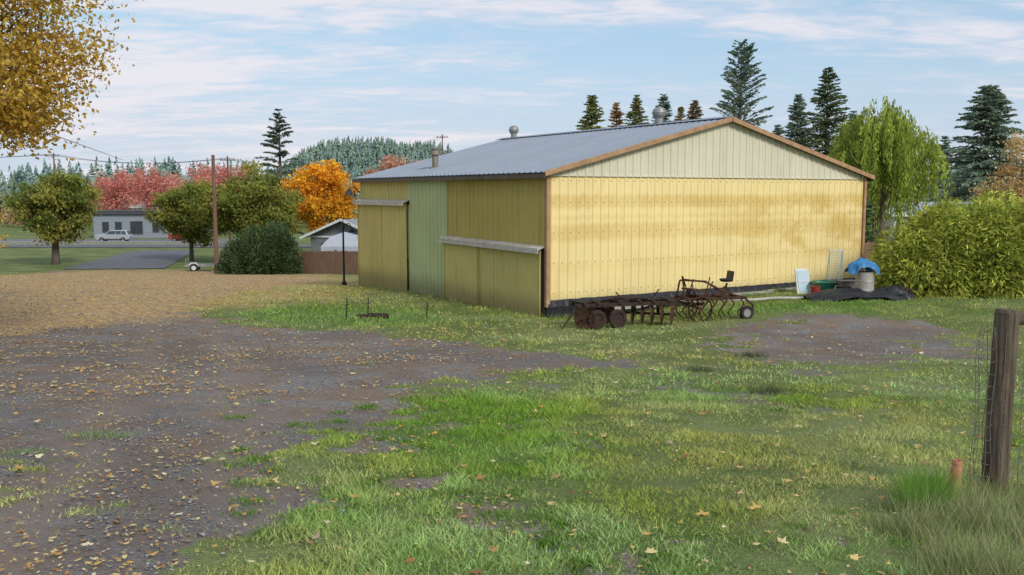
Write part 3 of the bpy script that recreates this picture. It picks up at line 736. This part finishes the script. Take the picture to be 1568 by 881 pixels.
# ---------------------------------------------------------------- bamboo / shrub at right of barn
def shrub(name, lobes, nl, ls, asp, cols, droop=.4):
    bxx = sum(l[0] for l in lobes)/len(lobes); byy = sum(l[1] for l in lobes)/len(lobes); z0 = hz(bxx, byy)
    p = empty(name, (bxx, byy, z0)); Cs = []; Ds = []; Cc = []
    vol = np.array([l[3]*l[4] for l in lobes]); vol = vol/vol.sum()
    m = MB()
    for l, f in zip(lobes, vol):
        n = int(nl*f); v = unit(rng.normal(size=(n, 3))); v[:, 2] = np.abs(v[:, 2])*1.0-.15*rng.random(n)
        v = unit(v); r = (rng.random(n)**.25)
        bump = .75+.55*(fbm(v[:, 0]*3+l[0]+5, v[:, 2]*3+v[:, 1]*2+5, 8, 3))
        c = v*r[:, None]*bump[:, None]*np.array([l[3], l[3], l[4]])+np.array([l[0]-bxx, l[1]-byy, 0])
        c[:, 2] = np.maximum(c[:, 2], .02)
        Cs.append(c); d = v.copy(); d[:, 2] -= droop; Ds.append(d)
        sh = fbm(c[:, 0]*2+40, c[:, 2]*2+c[:, 1], 44, 2)
        Cc.append(pal(cols, n)*(.5+1.0*sh[:, None])*(.75+.5*rng.random((n, 1))))
        for i in range(16):
            q = v[i]*.85*np.array([l[3], l[3], l[4]]); m.tube([(l[0]-bxx, l[1]-byy, -.1), (l[0]-bxx+q[0]*.4, l[1]-byy+q[1]*.4, q[2]*.6), (l[0]-bxx+q[0], l[1]-byy+q[1], abs(q[2]))], [.03, .02, .008], 4)
    m.obj('stems', [M_BARK], p); C = np.concatenate(Cs)
    polys('foliage', leafquads(C, ls*(.6+.8*rng.random(len(C))), asp, np.concatenate(Ds), .4), np.concatenate(Cc), M_LEAF, p)
BY = [(.48, .50, .08), (.64, .62, .14), (.30, .37, .06), (.13, .19, .04)]
shrub('bamboo_thicket', [(13.2, 30.6, 0, 1.3, 2.2), (14.4, 30.9, 0, 1.6, 3.0), (16.0, 30.8, 0, 1.7, 2.95), (17.6, 31.0, 0, 1.7, 2.95), (19.4, 31.5, 0, 1.9, 2.85), (21.5, 32, 0, 2.0, 2.9), (15.2, 32.6, 0, 1.7, 2.9), (17.3, 33, 0, 1.7, 3.1)], 82000, .22, .24, BY, .7)

# ---------------------------------------------------------------- trees
YEL = [(.68, .45, .07), (.78, .58, .14), (.52, .31, .05), (.38, .33, .08), (.68, .39, .05)]
tree('yellow_maple_tree', -14.3, 19.5, 13, (5.5, 4.8, 5.4), 9.0, 330, 120000, .105, YEL, .32, .80, w=[.28, .2, .2, .18, .14],
     extra=[(2.0, -.5, 3.0, 1.3, 1.7, 30), (3.7, 0, 5.4, 1.25, 1.1, 24), (4.4, 0, 7.0, 1.1, 1.2, 14)], pw=.5, nlimb=150)
YG = [(.28, .30, .06), (.18, .22, .05), (.38, .34, .08), (.12, .15, .04)]
tree('hawthorn_tree', bx(80, 80), 80, 8.5, (3.6, 3.2, 3.4), 5.0, 90, 19000, .27, YG, .32, .85, lean=(.2, 0), low=-.8)
tree('walnut_tree', bx(290, 86), 86, 8, (3.6, 3.2, 3.0), 4.4, 70, 15000, .29, YG, .2, .85)
tree('plum_tree', bx(375, 80), 80, 9, (4.8, 3.4, 3.2), 4.9, 90, 20000, .27, YG, .2, .85)
shrub('juniper_shrub', [(bx(388, 66), 66, 0, 2.0, 3.2), (bx(420, 66), 66.5, 0, 1.6, 3.6), (bx(358, 66), 66, 0, 1.3, 2.2)], 17000, .24, .4, [(.10, .15, .065), (.14, .19, .07), (.06, .10, .045)], -.2)
OR = [(.85, .40, .03), (.90, .52, .05), (.70, .26, .03), (.75, .46, .06)]
tree('orange_maple_tree', bx(492, 95), 95, 9.5, (4.0, 3.4, 3.6), 6.0, 80, 16000, .32, OR, .22, .9)
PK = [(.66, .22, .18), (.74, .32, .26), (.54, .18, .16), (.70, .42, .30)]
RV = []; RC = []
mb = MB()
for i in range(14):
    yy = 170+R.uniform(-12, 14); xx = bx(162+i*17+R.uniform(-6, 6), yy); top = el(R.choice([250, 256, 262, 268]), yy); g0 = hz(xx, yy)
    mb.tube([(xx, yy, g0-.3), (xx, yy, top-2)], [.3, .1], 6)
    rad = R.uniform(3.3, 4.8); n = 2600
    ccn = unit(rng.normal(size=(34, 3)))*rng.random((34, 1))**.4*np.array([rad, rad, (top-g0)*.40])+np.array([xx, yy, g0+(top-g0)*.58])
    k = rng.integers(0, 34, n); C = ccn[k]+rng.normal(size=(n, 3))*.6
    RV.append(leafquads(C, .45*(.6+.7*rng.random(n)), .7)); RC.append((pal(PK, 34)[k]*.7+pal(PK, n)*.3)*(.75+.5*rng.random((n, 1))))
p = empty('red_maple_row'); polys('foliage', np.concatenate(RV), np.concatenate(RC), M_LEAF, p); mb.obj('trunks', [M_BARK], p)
tree('red_maple_tree', bx(610, 100), 100, 10, (3.8, 3, 2.8), 7.5, 50, 9000, .34, [(.55, .27, .18), (.6, .38, .25), (.45, .2, .15)], .2, .9)
conifer('cedar_tree', bx(430, 110), 110, el(170, 110)+3.2, 4.8, [(.16, .21, .14), (.21, .25, .17), (.11, .16, .11)], .5, .12, .9, .7, .1, gap=1.0, tr=.3, nb=(5, 7), fill=12)
AUT = [(.26, .28, .07), (.46, .36, .08), (.58, .30, .09), (.18, .22, .07)]
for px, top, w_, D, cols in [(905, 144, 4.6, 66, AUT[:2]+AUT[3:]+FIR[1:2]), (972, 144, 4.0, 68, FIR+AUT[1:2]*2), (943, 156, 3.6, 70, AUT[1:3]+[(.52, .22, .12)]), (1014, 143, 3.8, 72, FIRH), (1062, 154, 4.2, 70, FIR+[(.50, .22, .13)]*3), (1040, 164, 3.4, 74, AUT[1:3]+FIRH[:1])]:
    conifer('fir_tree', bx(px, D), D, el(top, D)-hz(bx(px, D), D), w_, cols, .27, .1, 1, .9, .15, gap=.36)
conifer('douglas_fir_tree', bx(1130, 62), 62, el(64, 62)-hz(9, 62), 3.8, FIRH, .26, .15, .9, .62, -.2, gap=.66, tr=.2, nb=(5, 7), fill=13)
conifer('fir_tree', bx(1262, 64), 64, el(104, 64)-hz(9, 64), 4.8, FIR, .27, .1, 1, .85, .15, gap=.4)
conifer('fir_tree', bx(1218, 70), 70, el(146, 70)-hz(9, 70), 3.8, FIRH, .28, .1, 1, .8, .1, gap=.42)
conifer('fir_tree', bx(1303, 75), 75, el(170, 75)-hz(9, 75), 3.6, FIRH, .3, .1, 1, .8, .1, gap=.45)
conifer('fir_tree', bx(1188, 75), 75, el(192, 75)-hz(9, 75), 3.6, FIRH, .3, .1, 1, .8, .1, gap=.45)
conifer('spruce_tree', bx(1507, 100), 100, el(132, 100)+2.8, 6.8, FIRH+[(.36, .43, .30)], .5, .1, 1, .58, .2, gap=.5, tr=.3, nb=(9, 11))
conifer('spruce_tree', bx(1443, 150), 150, el(206, 150)+3.2, 5, FIRH, .6, .1, 1, .8, .2, gap=.8)
conifer('spruce_tree', bx(1474, 150), 150, el(226, 150)+3.2, 5, FIRH, .6, .1, 1, .8, .2, gap=.8)
tree('orange_cherry_tree', bx(1562, 60), 60, 8, (2.3, 2, 3.3), 5.2, 54, 6500, .19, [(.60, .42, .18), (.55, .32, .12), (.62, .48, .26)], .14, .8)
def willow(name, x, y, hgt, rad):
    z0 = hz(x, y); p = empty(name, (x, y, z0)); m = MB()
    m.tube([(0, 0, -.3), (.1, 0, hgt*.35), (0, .1, hgt*.6)], [.4, .32, .2], 9)
    Cs = []; cc = []
    lobes = [(math.cos(k*.9)*rad*(.3+.34*((k*7) % 5)/4), math.sin(k*.9)*rad*.55, .74+.2*((k*3) % 4)/3) for k in range(11)]+[(0, 0, 1.0)]
    for i in range(720):
        lb = lobes[i % 12]; a = R.uniform(0, 6.283); r = rad*.44*R.random()**.5
        sx_, sy_ = lb[0]+math.cos(a)*r, lb[1]+math.sin(a)*r
        zt = hgt*lb[2]*(1-.13*(r/(rad*.42))**2)+R.uniform(-.5, .1)
        if R.random() < .25: zt -= R.uniform(.5, 3)
        if i < 40: m.tube([(0, .05, hgt*R.uniform(.3, .6)), (sx_*.5, sy_*.5, zt*.85), (sx_, sy_, zt)], [.12, .07, .02], 5)
        Ln = R.uniform(1.0, 3.2); n = int(Ln*24); q = rng.random(n)
        C = np.stack([sx_*(1+.10*np.sqrt(q))+rng.normal(size=n)*.08+.12*math.sin(i)*q, sy_*(1+.1*np.sqrt(q))+rng.normal(size=n)*.08, zt+.15*np.sin(q*3)-Ln*q], 1)
        C[:, 2] = np.maximum(C[:, 2], .3)
        Cs.append(C); b = R.uniform(.55, 1.35)
        cc.append(pal([(.36, .44, .07), (.50, .53, .11), (.24, .32, .06)], n)*b)
    m.obj('trunk_and_limbs', [M_BARK], p)
    C = np.concatenate(Cs); D = np.tile([[0, 0, -1.6]], (len(C), 1))
    polys('foliage', leafquads(C, .24*(.6+.7*rng.random(len(C))), .3, D), np.concatenate(cc), M_LEAF, p)
willow('willow_tree', bx(1345, 52), 52, el(150, 52)-hz(20, 52), 3.3)
conifer('cypress_tree', bx(1322, 46), 46, 3.8, 1.3, FIR, .3, .05, 1, .5, .1, gap=.3)

# ---------------------------------------------------------------- distant forest and hill
def cones(name, pts, cols):
    V = []; C = []
    for x, y, z, h, r in pts:
        n = 26
        a = rng.random(n)*6.283; t = np.linspace(0, .96, n)+rng.random(n)*.03; rr = r*(1-t)**.85*(.75+.5*rng.random(n)); tw = r*.55*(1-t*.75)
        top = np.stack([x+0*a, y+0*a, z+h*np.minimum(1, t+.16)], 1)
        b1 = np.stack([x+rr*np.cos(a)-tw*np.sin(a), y+rr*np.sin(a)+tw*np.cos(a), z+h*t], 1)
        b2 = np.stack([x+rr*np.cos(a)+tw*np.sin(a), y+rr*np.sin(a)-tw*np.cos(a), z+h*t], 1)
        V.append(np.stack([top, b1, b2], 1)); C.append(np.repeat(pal(cols, 1), n, 0)*(.92+.16*rng.random((n, 1))))
    return polys(name, np.concatenate(V), np.concatenate(C), M_FAR)
def hillz(x, y):
    def bump(px, D, wpx, top, dep):
        cx = bx(px, D); w = wpx/1407.5*D; hgt = el(top, D)+3.6
        return hgt*np.exp(-((x-cx)/w)**4)*np.exp(-((y-D)/dep)**2)
    return -3.6+np.maximum.reduce([bump(555, 600, 105, 238, 90), bump(650, 640, 70, 242, 80), bump(240, 900, 240, 268, 120), bump(1500, 900, 200, 280, 120)])
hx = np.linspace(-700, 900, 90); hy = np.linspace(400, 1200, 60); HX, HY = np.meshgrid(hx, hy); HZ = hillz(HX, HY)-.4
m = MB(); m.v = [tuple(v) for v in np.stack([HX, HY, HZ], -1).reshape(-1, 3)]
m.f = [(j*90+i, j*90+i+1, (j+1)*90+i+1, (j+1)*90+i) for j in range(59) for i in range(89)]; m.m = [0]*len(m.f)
m.obj('hill', [mk('hazy_hill', (.20, .28, .24), (.24, .32, .26), 1, scale=.02)])  # distance haze is put into the hill's base colour
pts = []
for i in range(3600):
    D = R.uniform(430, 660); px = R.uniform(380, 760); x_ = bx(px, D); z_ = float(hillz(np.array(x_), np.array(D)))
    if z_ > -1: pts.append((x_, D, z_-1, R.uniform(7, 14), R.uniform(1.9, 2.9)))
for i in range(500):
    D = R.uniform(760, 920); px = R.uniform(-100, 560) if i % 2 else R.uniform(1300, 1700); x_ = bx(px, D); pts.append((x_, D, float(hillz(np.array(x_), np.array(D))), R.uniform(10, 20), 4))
cones('hill_forest', pts, [(.20, .30, .265), (.23, .33, .27), (.27, .33, .235), (.185, .27, .25)])  # pale blue-green tree colours with the distance haze mixed in
pts = []
for i in range(900):
    D = R.uniform(210, 330); px = R.uniform(-300, 1900); x_ = bx(px, D)
    pts.append((x_, D, hz(x_, D), R.uniform(3.5, 8.5)*(1 if R.random() > .1 else 1.5), R.uniform(1.8, 3.0)))
cones('distant_treeline', pts, [(.15, .21, .15), (.20, .23, .14), (.26, .21, .12), (.13, .18, .14), (.23, .28, .18)])
RV = []; RC = []
for i in range(160):
    D = R.uniform(180, 240); px = R.uniform(-200, 1800); x_ = bx(px, D); z_ = hz(x_, D); n = 160; r = R.uniform(2, 3.6)
    C = unit(rng.normal(size=(n, 3)))*rng.random((n, 1))**.4*np.array([r, r, r*.9])+np.array([x_, D, z_+r])
    RV.append(leafquads(C, .8, .8)); RC.append(np.repeat(pal([(.16, .2, .09), (.24, .24, .1), (.4, .25, .14), (.38, .32, .12)], 1), n, 0)*(.7+.6*rng.random((n, 1))))
polys('distant_shrubs', np.concatenate(RV), np.concatenate(RC), M_FAR)

# ---------------------------------------------------------------- roads
def draped(name, pts, mat, lift=.05, nseg=24):
    m = MB(); (ax_, ay_), (bx_, by_), (cx_, cy_), (dx_, dy_) = pts; vs = []
    for j in range(nseg+1):
        for i in range(nseg+1):
            u = i/nseg; v = j/nseg
            x = (ax_*(1-u)+bx_*u)*(1-v)+(dx_*(1-u)+cx_*u)*v; y = (ay_*(1-u)+by_*u)*(1-v)+(dy_*(1-u)+cy_*u)*v
            vs.append((x, y, hz(x, y)+lift))
    m.add(vs, [(j*(nseg+1)+i, j*(nseg+1)+i+1, (j+1)*(nseg+1)+i+1, (j+1)*(nseg+1)+i) for j in range(nseg) for i in range(nseg)])
    return m.obj(name, [mat])
asph = mk('asphalt', (.10, .10, .11), (.15, .15, .16), .8, scale=1.5, bump=.2)
draped('asphalt_road', [gp(95, 413), gp(252, 412), gp(302, 383), gp(205, 385)], asph, .05)
draped('cross_street', [(-120, 112), (-20, 112), (-20, 119), (-120, 119)], asph, .055)
draped('parking_lot', [(-110, 124), (-40, 124), (-40, 137), (-110, 137)], mk('lot_asphalt', (.14, .14, .145), (.18, .18, .185), .8), .06)
m = MB()
for i in range(40):
    xx = -110+i*2; m.box((xx+1, 121, hz(xx, 121)+.2), (2.0, .5, .5+.06*R.random()), 0)
m.obj('low_stone_wall', [M_CONC], bevel=.04)

# ---------------------------------------------------------------- buildings
def building(name, x, y, w, dpt, h, wallm, trimm, roofm, wins, rz=0, flat=True, rise=1.5):
    z = hz(x, y); p = empty(name, (x, y, z), rz)
    m = MB(); m.box((0, dpt/2, h/2-.3), (w, dpt, h+.6)); m.obj('walls', [wallm], p)
    if flat:
        m = MB(); m.box((0, dpt/2, h+.2), (w+.9, dpt+.9, .45)); m.obj('roof', [roofm], p, bevel=.03)
        m = MB(); m.box((0, dpt/2, h+.46), (w+1.0, dpt+1.0, .08)); m.obj('parapet_cap', [trimm], p)
    else:
        m = MB(); o = .5
        m.add([(-w/2-o, -o, h), (w/2+o, -o, h), (w/2+o, dpt+o, h), (-w/2-o, dpt+o, h), (-w/2-o, dpt/2, h+rise), (w/2+o, dpt/2, h+rise)], [(0, 1, 5, 4), (2, 3, 4, 5), (0, 4, 3), (1, 2, 5), (0, 3, 2, 1)]); m.obj('roof', [roofm], p)
        m = MB(); m.box((0, -o-.02, h-.02), (w+1.05, .06, .2)); m.obj('fascia', [trimm], p)
    m = MB(); m2 = MB()
    for (wx, wz, ww, wh) in wins:
        m.box((wx, -.02, wz), (ww, .1, wh))
        for sx_ in (-1, 1): m2.box((wx+sx_*ww/2, -.04, wz), (.1, .14, wh+.1))
        for sz_ in (-1, 1): m2.box((wx, -.045, wz+sz_*wh/2), (ww+.1, .14, .1))
        m2.box((wx, -.06, wz), (.06, .1, wh))
    m.obj('windows', [M_GLASS], p); m2.obj('window_frames', [trimm], p)
    return p
greyw = mk('blue_grey_siding', (.22, .245, .28), (.28, .305, .34), .8, scale=1, stretch=(.2, .2, 8)); dkroof = mk('dark_fascia', (.06, .065, .07), (.09, .09, .10), .7)
building('office_building', bx(215, 142), 142, 15, 9, 3.7, greyw, dkroof, dkroof, [(-5.6, 1.7, .9, 1.5), (-3.6, 1.7, .9, 1.5), (-.8, 1.6, 1.8, 1.9), (2.2, 1.7, .9, 1.5), (5, 1.7, 1.2, 1.5)])
building('flat_roof_shop', bx(235, 165), 165, 16, 10, 4.4, M_WHITE, M_WHITE, mk('light_roof', (.5, .5, .5), (.42, .43, .45), .7), [(-4, 2, 2, 1.5), (1, 2, 2, 1.5)], flat=False, rise=1.6)
hx0 = bx(500, 76); hz0 = hz(hx0, 76); hb = empty('grey_bungalow', (hx0+.6, 77, hz0), math.radians(-18))
m = MB(); m.box((.5, 5, 1.15), (6.6, 9, 2.9)); m.add([(-2.8, .5, 2.6), (3.8, .5, 2.6), (.5, .5, 3.9)], [(0, 1, 2)]); m.obj('walls', [mk('dark_siding', (.14, .15, .16), (.2, .205, .21), .8, scale=1, stretch=(.3, .3, 10))], hb)
m = MB(); m.add([(-3.4, -.2, 2.38), (.5, -.2, 3.98), (.5, 10, 3.98), (-3.4, 10, 2.38), (4.4, -.2, 2.38), (4.4, 10, 2.38)], [(0, 1, 2, 3), (1, 4, 5, 2)]); m.obj('roof', [mk('grey_shingles', (.22, .225, .24), (.3, .31, .32), .9, scale=3)], hb)
m = MB(); m.box((-1.45, -.25, 3.17), (4.25, .06, .2), ry=-math.atan2(1.6, 3.9)); m.box((2.45, -.25, 3.17), (4.25, .06, .2), ry=math.atan2(1.6, 3.9)); m.box((-.2, .42, 2.5), (6, .06, .14)); m.obj('barge_boards', [M_WHITE], hb)
m = MB(); m.box((-1.2, .46, 1.4), (1.1, .06, 1.0)); m.box((1.6, .46, 1.4), (1.1, .06, 1.0)); m.obj('windows', [M_GLASS], hb)
m = MB(); m.cyl((.9, 3, 3.5), (.9, 3, 5.1), .22, n=10); m.cyl((.9, 3, 5.1), (.9, 3, 5.25), .3, n=10); m.obj('flue', [M_BLACK], hb)
cx_ = bx(527, 68); m = MB(); z_ = hz(cx_, 68)
m.add([(-1.5, -1.5, 2.1), (1.5, -1.5, 2.1), (1.5, 1.5, 2.1), (-1.5, 1.5, 2.1), (-.9, -.9, 2.8), (.9, -.9, 2.8), (.9, .9, 2.8), (-.9, .9, 2.8), (0, 0, 3.1)], [(0, 1, 5, 4), (1, 2, 6, 5), (2, 3, 7, 6), (3, 0, 4, 7), (4, 5, 8), (5, 6, 8), (6, 7, 8), (7, 4, 8)])
m.add([(-1.5, -1.5, 2.1), (1.5, -1.5, 2.1), (1.5, -1.5, 1.75), (-1.5, -1.5, 1.75)], [(0, 1, 2, 3)])
for a in (-1.45, 1.45):
    for b in (-1.45, 1.45): m.cyl((a, b, -.2), (a, b, 2.1), .05, n=6)
m.obj('garden_canopy', [mk('canopy_fabric', (.34, .37, .41), (.40, .43, .47), .8)], None, (cx_, 68, z_))
def fence(name, x0, y0, x1, y1, h, mat):
    n = int(math.hypot(x1-x0, y1-y0)/.15); m = MB(); an = math.atan2(y1-y0, x1-x0)
    for i in range(n):
        t = (i+.5)/n; x = x0+(x1-x0)*t; y = y0+(y1-y0)*t; hh = h*(1+.015*R.uniform(-1, 1)); m.box((x, y, hz(x, y)+hh/2-.05), (.138, .022, hh), 0, rz=an)
        if i % 16 == 0: m.box((x, y+.05, hz(x, y)+h/2), (.1, .1, h+.15), 0, rz=an)
    m.obj(name, [mat])
fence('timber_fence', bx(330, 71), 72, bx(560, 64), 64, 1.7, M_FENCE)
fence('timber_fence', bx(1316, 40), 40, bx(1420, 44), 44, 1.6, M_FENCE)
building('metal_shed', bx(1455, 92), 92, 11, 8, 4.2, mk('shed_wall', (.55, .53, .48), (.45, .43, .38), .8), M_WHITE, mk('shed_roof', (.42, .45, .48), (.34, .36, .39), .5, .3, 2, stretch=(6, .3, .3)), [(-3, 2, 1, 1), (1, 2, 1, 1)], flat=False, rise=1.3)
building('cream_cottage', bx(1548, 78), 78, 4.5, 6, 3.2, mk('cream_siding', (.6, .56, .46), (.5, .47, .4), .8), M_WHITE, mk('brown_roof', (.34, .31, .28), (.25, .23, .2), .9), [(-1, 1.6, .8, 1), (1, 1.6, .8, 1)], flat=False, rise=1.2)

# ---------------------------------------------------------------- poles and wires
def pole(name, px, D, topy, r=.14, arm=True):
    x = bx(px, D); z = hz(x, D); t = el(topy, D)-z; m = MB(); m.cyl((0, 0, -.3), (0, 0, t), r*1.15, r*.8, 10)
    if arm:
        m.box((0, -.15, t-.5), (2.0, .1, .12))
        for a in (-.9, -.3, .3, .9): m.cyl((a, -.15, t-.44), (a, -.15, t-.25), .04, n=6)
    m.obj(name, [mk('creosote_pole', (.22, .12, .08), (.14, .08, .06), .9, scale=2, stretch=(3, 3, .3))], None, (x, D, z)); return Vector((x, D-.15, z+t-.25))
pA = pole('utility_pole', 328, 70, 238, .15, False)
pB = pole('utility_pole', 350, 120, 240, .14); pC = pole('utility_pole', 519, 150, 250, .14); pD = pole('utility_pole', 678, 160, 207, .12); pE = pole('utility_pole', 85, 150, 235, .14)
def wire(ps, qs, sag):
    m = MB()
    for off in (-.8, 0, .8):
        pts = []
        for i in range(13):
            t = i/12; v = Vector(ps).lerp(Vector(qs), t); v.x += off*.8; v.z -= sag*4*t*(1-t); pts.append(tuple(v))
        m.tube(pts, [.022]*13, 3)
    m.obj('power_line', [M_BLACK])
wire(pE, pB, 1); wire(pB, pC, .8); wire(pC, pD, 1); wire(pE, pE+Vector((-60, 5, .5)), 1)
r1 = pole('utility_pole', 1700, 130, 215, .14); r2 = pole('utility_pole', 1395, 135, 236, .12); wire(r2, r1, .5); wire(r2-Vector((0, 0, 1.2)), r1-Vector((0, 0, 1.2)), .5)

x, y, z = on(527, 437); m = MB()
m.cyl((0, 0, 0), (0, 0, 2.7), .05, .04, 10); m.rev((0, 0, 0), [(.12, 0), (.12, .12), (.06, .2)], 12)
m.tube([(0, 0, 2.5), (.1, 0, 2.75), (.28, 0, 2.78), (.38, 0, 2.62)], [.02]*4, 6); m.rev((.38, 0, 2.4), [(.03, .24), (.06, .2), (.15, .06), (.15, 0)], 12)
m.tube([(0, 0, 2.7), (0, 0, 2.95)], [.03, .015], 8); m.obj('yard_lamp', [M_BLACK], None, (x, y, z))

# ---------------------------------------------------------------- parked SUV
def suv(name, x, y, rz, paint):
    z = hz(x, y)+.06; p = empty(name, (x, y, z), rz)
    def body(prof, w0, w1):
        m = MB(); n = len(prof); vs = []
        for s in (-1, 1):
            for (a, b, f) in prof: vs.append((a, s*(w0 if f == 0 else w1), b))
        fs = [tuple(range(n)), tuple(range(2*n-1, n-1, -1))]+[(i, n+i, n+(i+1) % n, (i+1) % n) for i in range(n)]
        m.add(vs, fs, 0); return m
    body([(-2.3, .4, 0), (-2.32, .8, 0), (-2.2, 1.05, 0), (-1.0, 1.08, 0), (2.2, 1.05, 0), (2.28, .75, 0), (2.22, .4, 0), (1.8, .3, 0), (-1.9, .3, 0)], .92, .92).obj('body', [paint], p, bevel=.06)
    body([(-1.1, 1.06, 0), (-.45, 1.62, 1), (1.75, 1.66, 1), (2.15, 1.06, 0)], .88, .70).obj('cabin', [paint], p, bevel=.05)
    m = MB()
    for s in (-1, 1):
        for a, b, c, d in ((-.85, -.4, .35, .38), (.45, .42, 1.15, 1.15), (1.22, 1.22, 1.88, 1.66)):
            m.add([(a, s*.905, 1.12), (b, s*.765, 1.55), (d, s*.755, 1.57), (c, s*.905, 1.12)], [(0, 1, 2, 3)])
    m.add([(-1.14, -.75, 1.12), (-.56, -.62, 1.57), (-.56, .62, 1.57), (-1.14, .75, 1.12)], [(0, 1, 2, 3)]); m.add([(2.17, -.75, 1.14), (1.86, -.62, 1.57), (1.86, .62, 1.57), (2.17, .75, 1.14)], [(0, 1, 2, 3)])
    m.obj('windows', [M_GLASS], p)
    m = MB()
    for a in (-1.45, 1.4):
        for s in (-1, 1): wheel(m, (a, s*.84, .35), .36, .22, 'Y', 0, 1)
    m.obj('wheels', [M_RUB, M_GALV], p)
    m = MB(); m.box((-2.31, .62, .78), (.08, .35, .16)); m.box((-2.31, -.62, .78), (.08, .35, .16)); m.obj('headlights', [M_WHITE], p)
    m = MB(); m.box((0, -.93, .42), (3.2, .04, .12)); m.box((0, .93, .42), (3.2, .04, .12)); m.box((-2.33, 0, .55), (.06, 1.2, .25)); m.obj('sill_and_grille', [M_BLACK], p)
suv('parked_suv', bx(172, 129), 129, .12, mk('silver_paint', (.46, .47, .49), (.42, .43, .45), .3, .3))
suv('parked_suv', bx(283, 131), 131, .05, mk('red_paint', (.4, .04, .04), (.35, .04, .04), .3))
x, y = bx(303, 72), 72; m = MB(); wheel(m, (-.4, -.6, .3), .3, .18, 'Y', 0, 1); wheel(m, (-.4, .6, .3), .3, .18, 'Y', 0, 1)
m.box((0, -.5, .45), (2.2, .07, .14), 2); m.box((0, .5, .45), (2.2, .07, .14), 2); m.box((-1, 0, .45), (.07, 1.1, .1), 2); m.box((.9, 0, .45), (.07, 1.1, .1), 2); m.box((0, 0, .53), (1.9, 1.0, .03), 2)
m.tube([(1.1, -.5, .45), (2.0, 0, .4), (1.1, .5, .45)], [.04]*3, 6, 2); m.tube([(-1, -.5, .5), (-1, -.5, .95), (-1, .5, .95), (-1, .5, .5)], [.03]*4, 6, 2)
m.tube([(-.72, -.62, .5), (-.62, -.62, .66), (-.18, -.62, .66), (-.08, -.62, .5)], [.05]*4, 6, 1)
m.obj('utility_trailer', [M_RUB, M_WHITE, M_GALV], None, (x, y, hz(x, y)), .15)

# ---------------------------------------------------------------- sky, sun, camera
w = bpy.data.worlds.new('World'); sc.world = w; w.use_nodes = True; N = w.node_tree.nodes; L = w.node_tree.links
bg = N['Background']; bg.inputs['Strength'].default_value = .14
sky = N.new('ShaderNodeTexSky'); sky.sky_type = 'NISHITA'; sky.sun_disc = False; sky.sun_elevation = math.radians(34); sky.sun_rotation = math.radians(145); sky.air_density = 1.0; sky.dust_density = .6; sky.ozone_density = 2.
tc = N.new('ShaderNodeTexCoord'); sx = N.new('ShaderNodeSeparateXYZ'); L.new(tc.outputs['Generated'], sx.inputs[0])
zz = math_('MAXIMUM', sx.outputs[2], 0.); den = math_('ADD', zz, .14)
cb = N.new('ShaderNodeCombineXYZ'); L.new(math_('DIVIDE', sx.outputs[0], den), cb.inputs[0]); L.new(math_('DIVIDE', sx.outputs[1], den), cb.inputs[1])
def cn(scale, st, rot, det=7, dist=.0, loc=(0, 0, 0), r=.55):
    mp = N.new('ShaderNodeMapping'); mp.inputs['Scale'].default_value = st; mp.inputs['Rotation'].default_value = (0, 0, rot); mp.inputs['Location'].default_value = loc
    L.new(cb.outputs[0], mp.inputs[0]); n = N.new('ShaderNodeTexNoise'); n.inputs['Scale'].default_value = scale; n.inputs['Detail'].default_value = det; n.inputs['Distortion'].default_value = dist; n.inputs['Roughness'].default_value = r
    L.new(mp.outputs[0], n.inputs['Vector']); return n.outputs['Fac']
c1 = cn(1.5, (.42, 1.5, 1), .5, 8, .5, (2, 1, 0)); c2 = cn(.5, (.7, 1, 1), .2, 4, .3, (5, 3, 0)); c3 = cn(5.0, (.9, 2.0, 1), -.8, 5, .8)
f = math_('ADD', math_('MULTIPLY', c1, .62), math_('MULTIPLY', c3, .38)); f = mrange(math_('ADD', f, math_('MULTIPLY', math_('SUBTRACT', c2, .5), .6)), .36, .64)
skyc = mixc(.6, sky.outputs[0], (2.8, 4.5, 5.9))
haze = mrange(zz, .19, .0)
skyc = mixc(math_('MULTIPLY', haze, .85), skyc, (4.2, 4.75, 5.6))
skyc = mixc(math_('MULTIPLY', mrange(sx.outputs[0], -.1, -.45), mrange(zz, .08, .22, 0., .55)), skyc, (2.5, 5.0, 6.6))
cloud = mixc(f, (4.3, 4.8, 5.7), (6.2, 5.9, 6.25))
col = mixc(math_('ADD', math_('MULTIPLY', f, .72), .14), skyc, cloud)
L.new(col, bg.inputs[0])
sd = bpy.data.lights.new('sun', 'SUN'); sd.energy = 2.5; sd.angle = math.radians(14); sd.color = (1, .96, .89)
so = bpy.data.objects.new('sun', sd); az = math.radians(145); e_ = math.radians(34)
dv = Vector((math.sin(az)*math.cos(e_), math.cos(az)*math.cos(e_), math.sin(e_))); so.rotation_euler = dv.to_track_quat('Z', 'Y').to_euler(); so.location = (20, -20, 30); link(so)
cd = bpy.data.cameras.new('camera'); cd.sensor_width = 36; cd.lens = 36*FOC/1568; cd.clip_end = 6000; cd.clip_start = .1
co = bpy.data.objects.new('camera', cd); co.location = (0, 0, CAMZ); co.rotation_euler = (math.pi/2-PITCH, 0, 0); link(co); sc.camera = co
sc.view_settings.view_transform = 'Standard'; sc.view_settings.look = 'None'; sc.view_settings.exposure = 0
